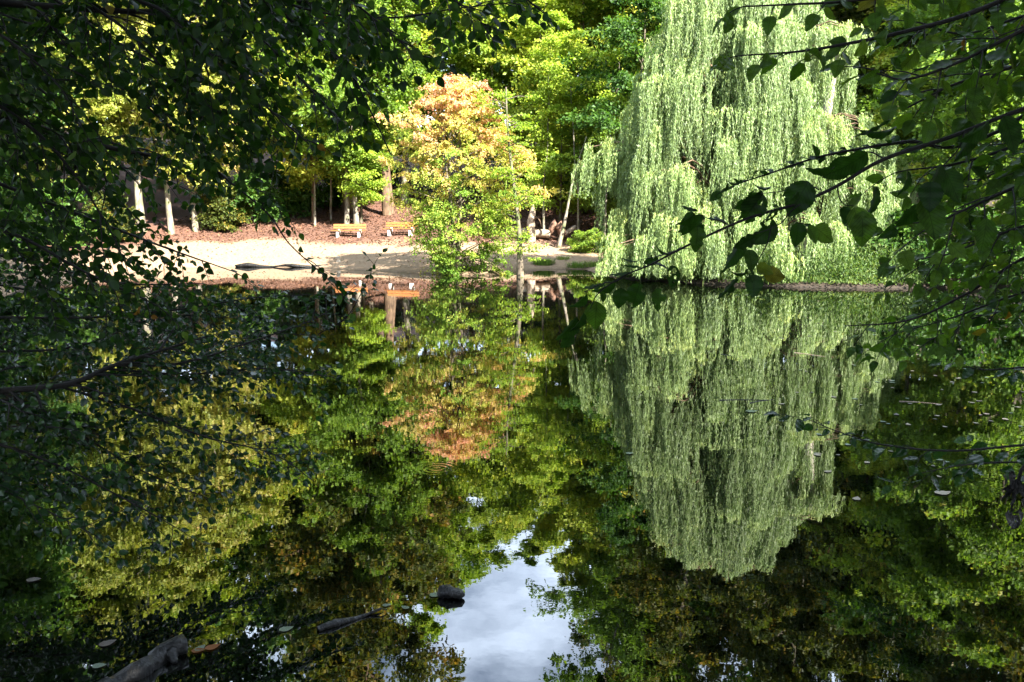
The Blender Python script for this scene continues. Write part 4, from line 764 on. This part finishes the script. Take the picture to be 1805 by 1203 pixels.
for a_ in [
 # px, py, angle, length, facing, tint, tpl
 (1185, 468, 88, 46, .1, .4, E[2]), (1095, 508, 95, 42, .1, .42, RR[0]), (1128, 500, 105, 54, .1, .40, E[1]), (1160, 508, 88, 46, .1, .5, E[0]),
 (1052, 532, 92, 58, .1, .66, RR[1]), (1062, 515, 80, 22, .3, .5, LL[0]), (1035, 520, 135, 44, .6, .4, LL[2]), (1030, 552, 118, 46, .6, .3, LL[2]),
 (1018, 560, 125, 62, .5, .3, LL[2]), (1010, 590, 130, 36, .3, .3, RR[1]), (1085, 497, 150, 50, .6, .3, LL[2]), (1066, 500, 165, 44, .7, .3, LL[1]),
 (1110, 480, 170, 40, .75, .25, LL[1]), (1130, 470, 185, 36, .8, .3, LL[3]), (1150, 463, 20, 34, .8, .25, LL[1]), (1160, 455, 160, 30, .3, .35, E[3]),
 (1180, 448, 200, 30, .8, .2, LL[2]), (1192, 446, 330, 26, .8, .2, LL[2]), (1125, 462, 190, 34, .85, .2, LL[1]),
 (1230, 400, 92, 50, .15, .55, E[5]), (1226, 376, 140, 42, .6, .3, LL[2]), (1222, 374, 120, 56, .4, .3, E[4]), (1240, 380, 130, 44, .3, .35, E[0]),
 (1250, 385, 15, 40, .75, .3, E[1]), (1230, 372, 195, 34, .8, .25, LL[1]), (1236, 395, 110, 36, .3, .3, E[2]),
 (1345, 340, 150, 62, .45, .35, E[3]), (1345, 342, 125, 72, .25, .45, E[4]), (1360, 330, 178, 34, .85, .15, LL[2]),
 (1408, 338, 130, 26, .5, .3, LL[0]), (1425, 320, 115, 74, .12, .28, RR[0]), (1390, 330, 120, 22, .3, .4, LL[0]), (1370, 360, 120, 40, .5, .35, E[2]),
 (1312, 418, 115, 84, .45, .3, E[1]), (1368, 392, 140, 66, .35, .3, E[3]), (1330, 418, 150, 44, .4, .2, E[5]), (1320, 440, 80, 44, .1, .55, RR[1]),
 (1330, 484, 95, 46, .08, .40, RR[0]), (1333, 470, 20, 38, .3, .93, RR[1]), (1345, 482, 10, 46, .15, .95, RR[0]), (1318, 480, 170, 32, .7, .3, LL[2]), (1300, 490, 130, 56, .6, .3, E[0]), (1315, 475, 60, 30, .3, .4, E[2]),
 (1408, 392, 95, 48, .08, .38, RR[1]), (1418, 396, 25, 22, .5, .3, LL[0]), (1436, 400, 35, 52, .1, .78, RR[0]), (1425, 398, 60, 40, .2, .70, RR[1]),
 (1490, 364, 95, 36, .1, .35, RR[1]), (1505, 366, 70, 60, .1, .75, RR[0]), (1520, 372, 85, 70, .15, .72, RR[1]), (1545, 330, 100, 60, .5, .35, LL[0]),
 (1465, 296, 170, 46, .6, .35, LL[2]), (1500, 285, 150, 60, .3, .35, RR[1]), (1530, 270, 145, 72, .35, .4, LL[0]), (1570, 210, 150, 70, .8, .18, LL[1]), (1580, 225, 165, 66, .75, .22, LL[2]),
 (1640, 320, 95, 60, .15, .3, RR[0]), (1630, 350, 80, 84, .1, .6, RR[1]), (1660, 290, 110, 56, .3, .3, LL[0]), (1600, 300, 100, 50, .5, .3, LL[2]), (1625, 360, 130, 60, .4, .25, LL[0]), (1665, 300, 60, 70, .15, .45, RR[0]),
 (1720, 225, 110, 70, .4, .3, LL[0]), (1745, 215, 140, 66, .5, .35, LL[2]), (1690, 240, 60, 58, .3, .4, RR[1]), (1770, 205, 70, 74, .2, .42, RR[0]), (1640, 252, 165, 60, .7, .2, LL[1]), (1740, 385, 95, 66, .1, .55, RR[0])]:
    lf(bag, a_[0], a_[1], Y0 + r_.normal(0, .05), a_[2], a_[3], a_[4], a_[5], a_[6], r_.normal(0, .2), r_.normal(0, .15))
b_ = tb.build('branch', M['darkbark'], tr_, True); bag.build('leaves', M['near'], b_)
# thin upper twig with tiny leaves
tb = MB(); bag = LeafBag(); pth = [(6.1, 1.65, 3.6), (4.6, 2.6, 3.75), (2.9, 3.2, 3.5), P(1760, 232, 3.4), P(1600, 250, 3.4), P(1520, 262, 3.4), P(1440, 278, 3.4), P(1360, 305, 3.4), P(1300, 325, 3.4), P(1258, 345, 3.4)]; pts = catmull(pth, 6); tb.tube(pts, np.linspace(.012, .001, len(pts)), 5)
for i in range(44):
    u = 19 + i / 44 * (len(pts) - 21); k = int(u); bag.add(LL[i % 4], pts[k], np.array([-.6 + r_.normal(0, .4), r_.normal(0, .5), .35 * (-1) ** i + .1]), np.array([0, -.5, 1]) + r_.normal(0, .4, 3), r_.uniform(.035, .062), r_.normal(.4, .1))
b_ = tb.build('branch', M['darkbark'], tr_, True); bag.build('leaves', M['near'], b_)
# upper twigs crossing the top right
for i, (pth, a_, b2, ns, sl_, lfz, upv) in enumerate([
 ([(2000, -60, 2.8), (1840, -45, 2.8), (1650, -20, 2.7), (1500, 2, 2.6), (1400, 8, 2.6), (1310, 12, 2.6)], .008, .0022, 12, .10, .072, (0, -.75, .7)),
 ([(2050, -120, 2.7), (1900, -60, 2.6), (1720, 20, 2.5), (1600, 55, 2.5), (1480, 80, 2.5), (1400, 92, 2.5), (1310, 98, 2.5)], .010, .002, 16, .10, .07, (0, -.12, 1)),
 ([(2050, -40, 2.4), (1900, 10, 2.4), (1790, 60, 2.4), (1690, 110, 2.4), (1600, 140, 2.4), (1545, 130, 2.4)], .008, .002, 18, .26, .074, None),
 ([(2050, 60, 3.0), (1900, 80, 3.0), (1780, 120, 3.0), (1680, 150, 3.0), (1600, 190, 3.0)], .010, .003, 18, .34, .072, None),
 ([(2050, 160, 3.4), (1900, 200, 3.4), (1780, 260, 3.4), (1680, 290, 3.4), (1600, 300, 3.4)], .010, .003, 18, .38, .074, None),
 ([(2050, 260, 3.0), (1900, 280, 3.0), (1790, 330, 3.0), (1700, 370, 3.0), (1640, 400, 3.0)], .010, .003, 18, .34, .074, None),
 ([(2050, 330, 3.6), (1900, 370, 3.6), (1800, 400, 3.6), (1720, 430, 3.6), (1640, 460, 3.6)], .010, .003, 20, .40, .074, None),
 ([(2050, 420, 4.0), (1900, 420, 4.0), (1805, 455, 4.0), (1700, 520, 4.0), (1600, 565, 4.0), (1490, 575, 4.0)], .012, .0025, 24, .38, .072, (0, -.35, 1)),
 ([(2050, 480, 4.2), (1900, 490, 4.2), (1790, 520, 4.2), (1680, 560, 4.2), (1590, 585, 4.2)], .010, .0025, 22, .40, .072, (0, -.35, 1)),
 ([(2100, 20, 3.8), (1950, -10, 3.8), (1800, 30, 3.8), (1700, 60, 3.8), (1620, 40, 3.8)], .010, .003, 20, .42, .074, None),
 ([(2100, 240, 4.4), (1950, 270, 4.4), (1800, 290, 4.4), (1700, 330, 4.4)], .012, .003, 22, .50, .074, None),
 ([(2100, 540, 4.4), (1950, 545, 4.4), (1805, 548, 4.4), (1720, 560, 4.4), (1640, 600, 4.4)], .010, .003, 16, .30, .07, (0, -.3, 1)),
]):
    limb(tr_, pth, a_, b2, int(ns * 1.5) if i < 2 else max(8, int(ns * .78)), sl_, lfz, .046, 'near', 300 + i, LL + [TPL_E[3]], droop=.45, tint=(.70, .10), leafdroop=.3 if i != 1 else .05, flat=.8 if i == 1 else .5, up=upv, stem=(6.1, 1.65), rise=.25)
for c in tr_.children: c.location = -np.array(tr_.location)
pc = T['tall2'].crown.copy(); pc.location = (3.5, -1.5, -.6); pc.scale = (.8, .8, .8); link(pc, tr_); pc.material_slots[0].link = 'OBJECT'; pc.material_slots[0].material = M['dark']
# low shrub on the right over the water
CLEAR = []
ls = root('waterside_shrub', (6.6, 4.6, -.3), 'near shrub with a few long dark sprays low over the water at right', 'shrub')
big_trunk(ls, [(6.6, 4.6, -.3), (6.5, 4.6, .3), (6.3, 4.6, .8), (6.0, 4.6, 1.3)], [.06, .05, .04, .02])
for i, (pth, ns, sl_) in enumerate([
 ([(2250, 800, 4.6), (1950, 780, 4.6), (1805, 785, 4.6), (1680, 795, 4.6), (1560, 785, 4.6), (1480, 762, 4.6), (1425, 740, 4.6)], 15, .30),
 ([(2250, 850, 4.5), (1950, 820, 4.5), (1800, 815, 4.5), (1700, 820, 4.5), (1620, 835, 4.5)], 9, .28),
 ([(2250, 640, 4.9), (1950, 640, 4.9), (1805, 648, 4.9), (1730, 652, 4.9), (1690, 640, 4.9)], 6, .2)]):
    limb(ls, pth, .010, .002, ns, sl_, .085, .06, 'alder', 400 + i, LL, droop=.25, up=(0, -.1, 1), tint=(.6, .2), flat=1.0, start=.35, stem=(6.2, 4.6), rise=.1)
# dead hanging cluster at the right edge
tb = MB(); bag = LeafBag(); tb.tube([P(1830, 790, 4.3), P(1800, 830, 4.3), P(1785, 880, 4.3), P(1780, 925, 4.3)], [.012, .010, .007, .003], 6)
for i in range(26): lf(bag, 1790 + r_.normal(0, 12), 830 + i * 3.6, 4.3 + r_.normal(0, .06), r_.uniform(40, 150), r_.uniform(18, 34), r_.uniform(0, .8), r_.uniform(.0, .3), LL[i % 4])
b_ = tb.build('dead_branch', M['darkbark'], ls, True); bag.build('dead_leaves', M['wet'], b_)
local(ls)

# ------------------------------------------------------------------ things floating on the pond
def wl(px, py): p = W(px, py); return (p[0], p[1])
x0, y0 = wl(228, 1196); x1, y1 = wl(330, 1142); vx, vy = x1 - x0, y1 - y0; b_ = MB(); q = np.linspace(-.9, 1, 22)
cx_ = q * vx * .9 + .02 * np.sin(q * 7); b_.tube(np.stack([cx_, q * vy * .9, .012 + .028 * q + .01 * np.sin(q * 9)], -1), .050 + .006 * np.sin(q * 13) + .008 * (q > .8), 16, 5, .10)
b_.tube(np.stack([.9 * vx * (.72 + .30 * np.linspace(0, 1, 6)) + .02, .9 * vy * (.72 + .10 * np.linspace(0, 1, 6)) - .09 * np.linspace(0, 1, 6), .03 - .02 * np.linspace(0, 1, 6)], -1), np.linspace(.045, .012, 6), 8, 2, .1)
tag(b_.build('sunken_log', M['wet'], None, True, (x0, y0, 0)), 'wet dark grey log poking out of the black water at lower left', 'log')
x0, y0 = wl(560, 1112); x1, y1 = wl(672, 1078); q = np.linspace(0, 1, 12); b_ = MB(); b_.tube(np.stack([q * (x1 - x0), q * (y1 - y0), .008 + .006 * np.sin(q * 8)], -1), np.interp(q, [0, .2, .7, 1], [.020, .024, .014, .004]), 7, 3, .12)
b_.tube([(.80 * (x1 - x0), .8 * (y1 - y0), .01), (1.0 * (x1 - x0), .93 * (y1 - y0), .03), (1.12 * (x1 - x0), .95 * (y1 - y0), .015)], [.008, .006, .002], 5)
tag(b_.build('floating_stick', M['wet'], None, True, (x0, y0, 0)), 'dark forked stick floating below the mirrored trees left of the sky gap', 'stick')
x0, y0 = wl(795, 1054); r_ = np.random.default_rng(3); b_ = MB(); q = np.linspace(0, 1, 8); b_.tube(np.stack([-.09 + .18 * q, .01 * np.sin(q * 6), .018 + .02 * np.sin(q * 3.14)], -1), np.interp(q, [0, .15, .5, .85, 1], [.01, .035, .042, .03, .008]), 9, 4, .22)
tag(b_.build('floating_bark', M['wet'], None, True, (x0, y0, 0)), 'black lump of bark floating at the left edge of the mirrored sky gap', 'bark')
for (pxa, pya, pxb, pyb, lb) in ((1268, 706, 1360, 705, 'long thin dark twig floating across the willow mirror image'), (1322, 711, 1362, 704, 'short twig floating crossed over the long twig'), (1400, 622, 1455, 629, 'pale thin twig floating among leaves in the shaded mirror image'),
                                 (1270, 625, 1288, 627, 'short dark stick floating on the upper willow mirror image'), (1585, 708, 1660, 712, 'pale twig floating on the dark water at right')):
    x0, y0 = wl(pxa, pya); x1, y1 = wl(pxb, pyb); q = np.linspace(0, 1, 6); b_ = MB(); b_.tube(np.stack([q * (x1 - x0), q * (y1 - y0) + .02 * np.sin(q * 5), .002 + 0 * q], -1), .007 * (1 - .6 * q), 5, 2, .1)
    tag(b_.build('floating_twig', M['dead_wood'] if 'pale' in lb else M['wet'], None, True, (x0, y0, 0)), lb, 'twig', 'twigs floating on the pond')
TF = leaf_template(8, 4, .36, .03, 5, -.12, .1)
def floater(px, py, L, mat, label, group, rz, name='floating_leaf', me={}):
    p = wl(px, py); key = mat
    if key not in me:
        V = TF[0].copy(); V[:, 0] -= .5; V[:, 2] = .004 + np.maximum(0, V[:, 2]) * .5 + .10 * np.abs(V[:, 0]) ** 2; o = mesh_obj(name, V, TF[1], M[mat], None, None, True); me[key] = o.data
    else:
        o = bpy.data.objects.new(name, me[key]); link(o)
    o.location = (p[0], p[1], .004); o.rotation_euler = (0, 0, rz); o.scale = (L, L, L); tag(o, label, 'leaf', group)
for px, py, L, mt, lb, rz in [(505, 1110, .09, 'floatgreen', 'pale green leaf floating left of the forked stick', .5), (682, 1068, .06, 'floatgreen', 'small pale leaf at the right tip of the forked stick', .3), (714, 1072, .06, 'floatgreen', 'small pale leaf just right of the stick tip', 2.6),
    (768, 1050, .09, 'floatgreen', 'pale narrow leaf touching the left side of the black bark lump', .1), (353, 1144, .075, 'floatgreen', 'round pale leaf by the end of the dark log', 1.2), (375, 1142, .09, 'dead', 'reddish leaf right of the round pale leaf by the log', .6),
    (190, 1135, .10, 'float_dark', 'dim grey leaf floating up left of the dark log', .7), (175, 1175, .08, 'floatgreen', 'dim green leaf at the bottom left of the dark log', .1), (60, 1023, .10, 'float_dark', 'brownish leaf floating in the black water at far left', .1), (350, 1148, .08, 'dead', 'brown leaf tucked under the round pale leaf by the log', .2),
    (1662, 870, .16, 'floatleaf', 'large pale curled leaf floating on the dark water at right', .2), (1110, 800, .09, 'floatgreen', 'small bluish leaf floating at the left edge of the willow mirror image', 0.), (1325, 726, .16, 'floatgreen', 'bluish leaf floating below the crossed twigs', .1), (1510, 880, .10, 'floatleaf', 'small pale leaf in the dark right of the willow mirror tip', 1.)]:
    if mt == 'float_dark' and 'float_dark' not in M: M['float_dark'] = plain('float_leaf_dark', (.03, .024, .02), (.08, .062, .055), .4, 30)
    floater(px, py, L, mt, lb, None, rz)
r_ = np.random.default_rng(14); k = 0
while k < 120:
    px = r_.uniform(1370, 1805); py = 512 + 330 * r_.uniform(0, 1) ** 1.3
    if px < 1440 and not (560 < py < 720): continue
    floater(px, py, r_.uniform(.05, .10), ['floatleaf', 'float_dark', 'floatgreen', 'floatleaf'][k % 4], 'small fallen leaf floating among many on the shaded right part of the pond', 'fallen leaves floating on the pond', r_.uniform(0, 6.3)); k += 1
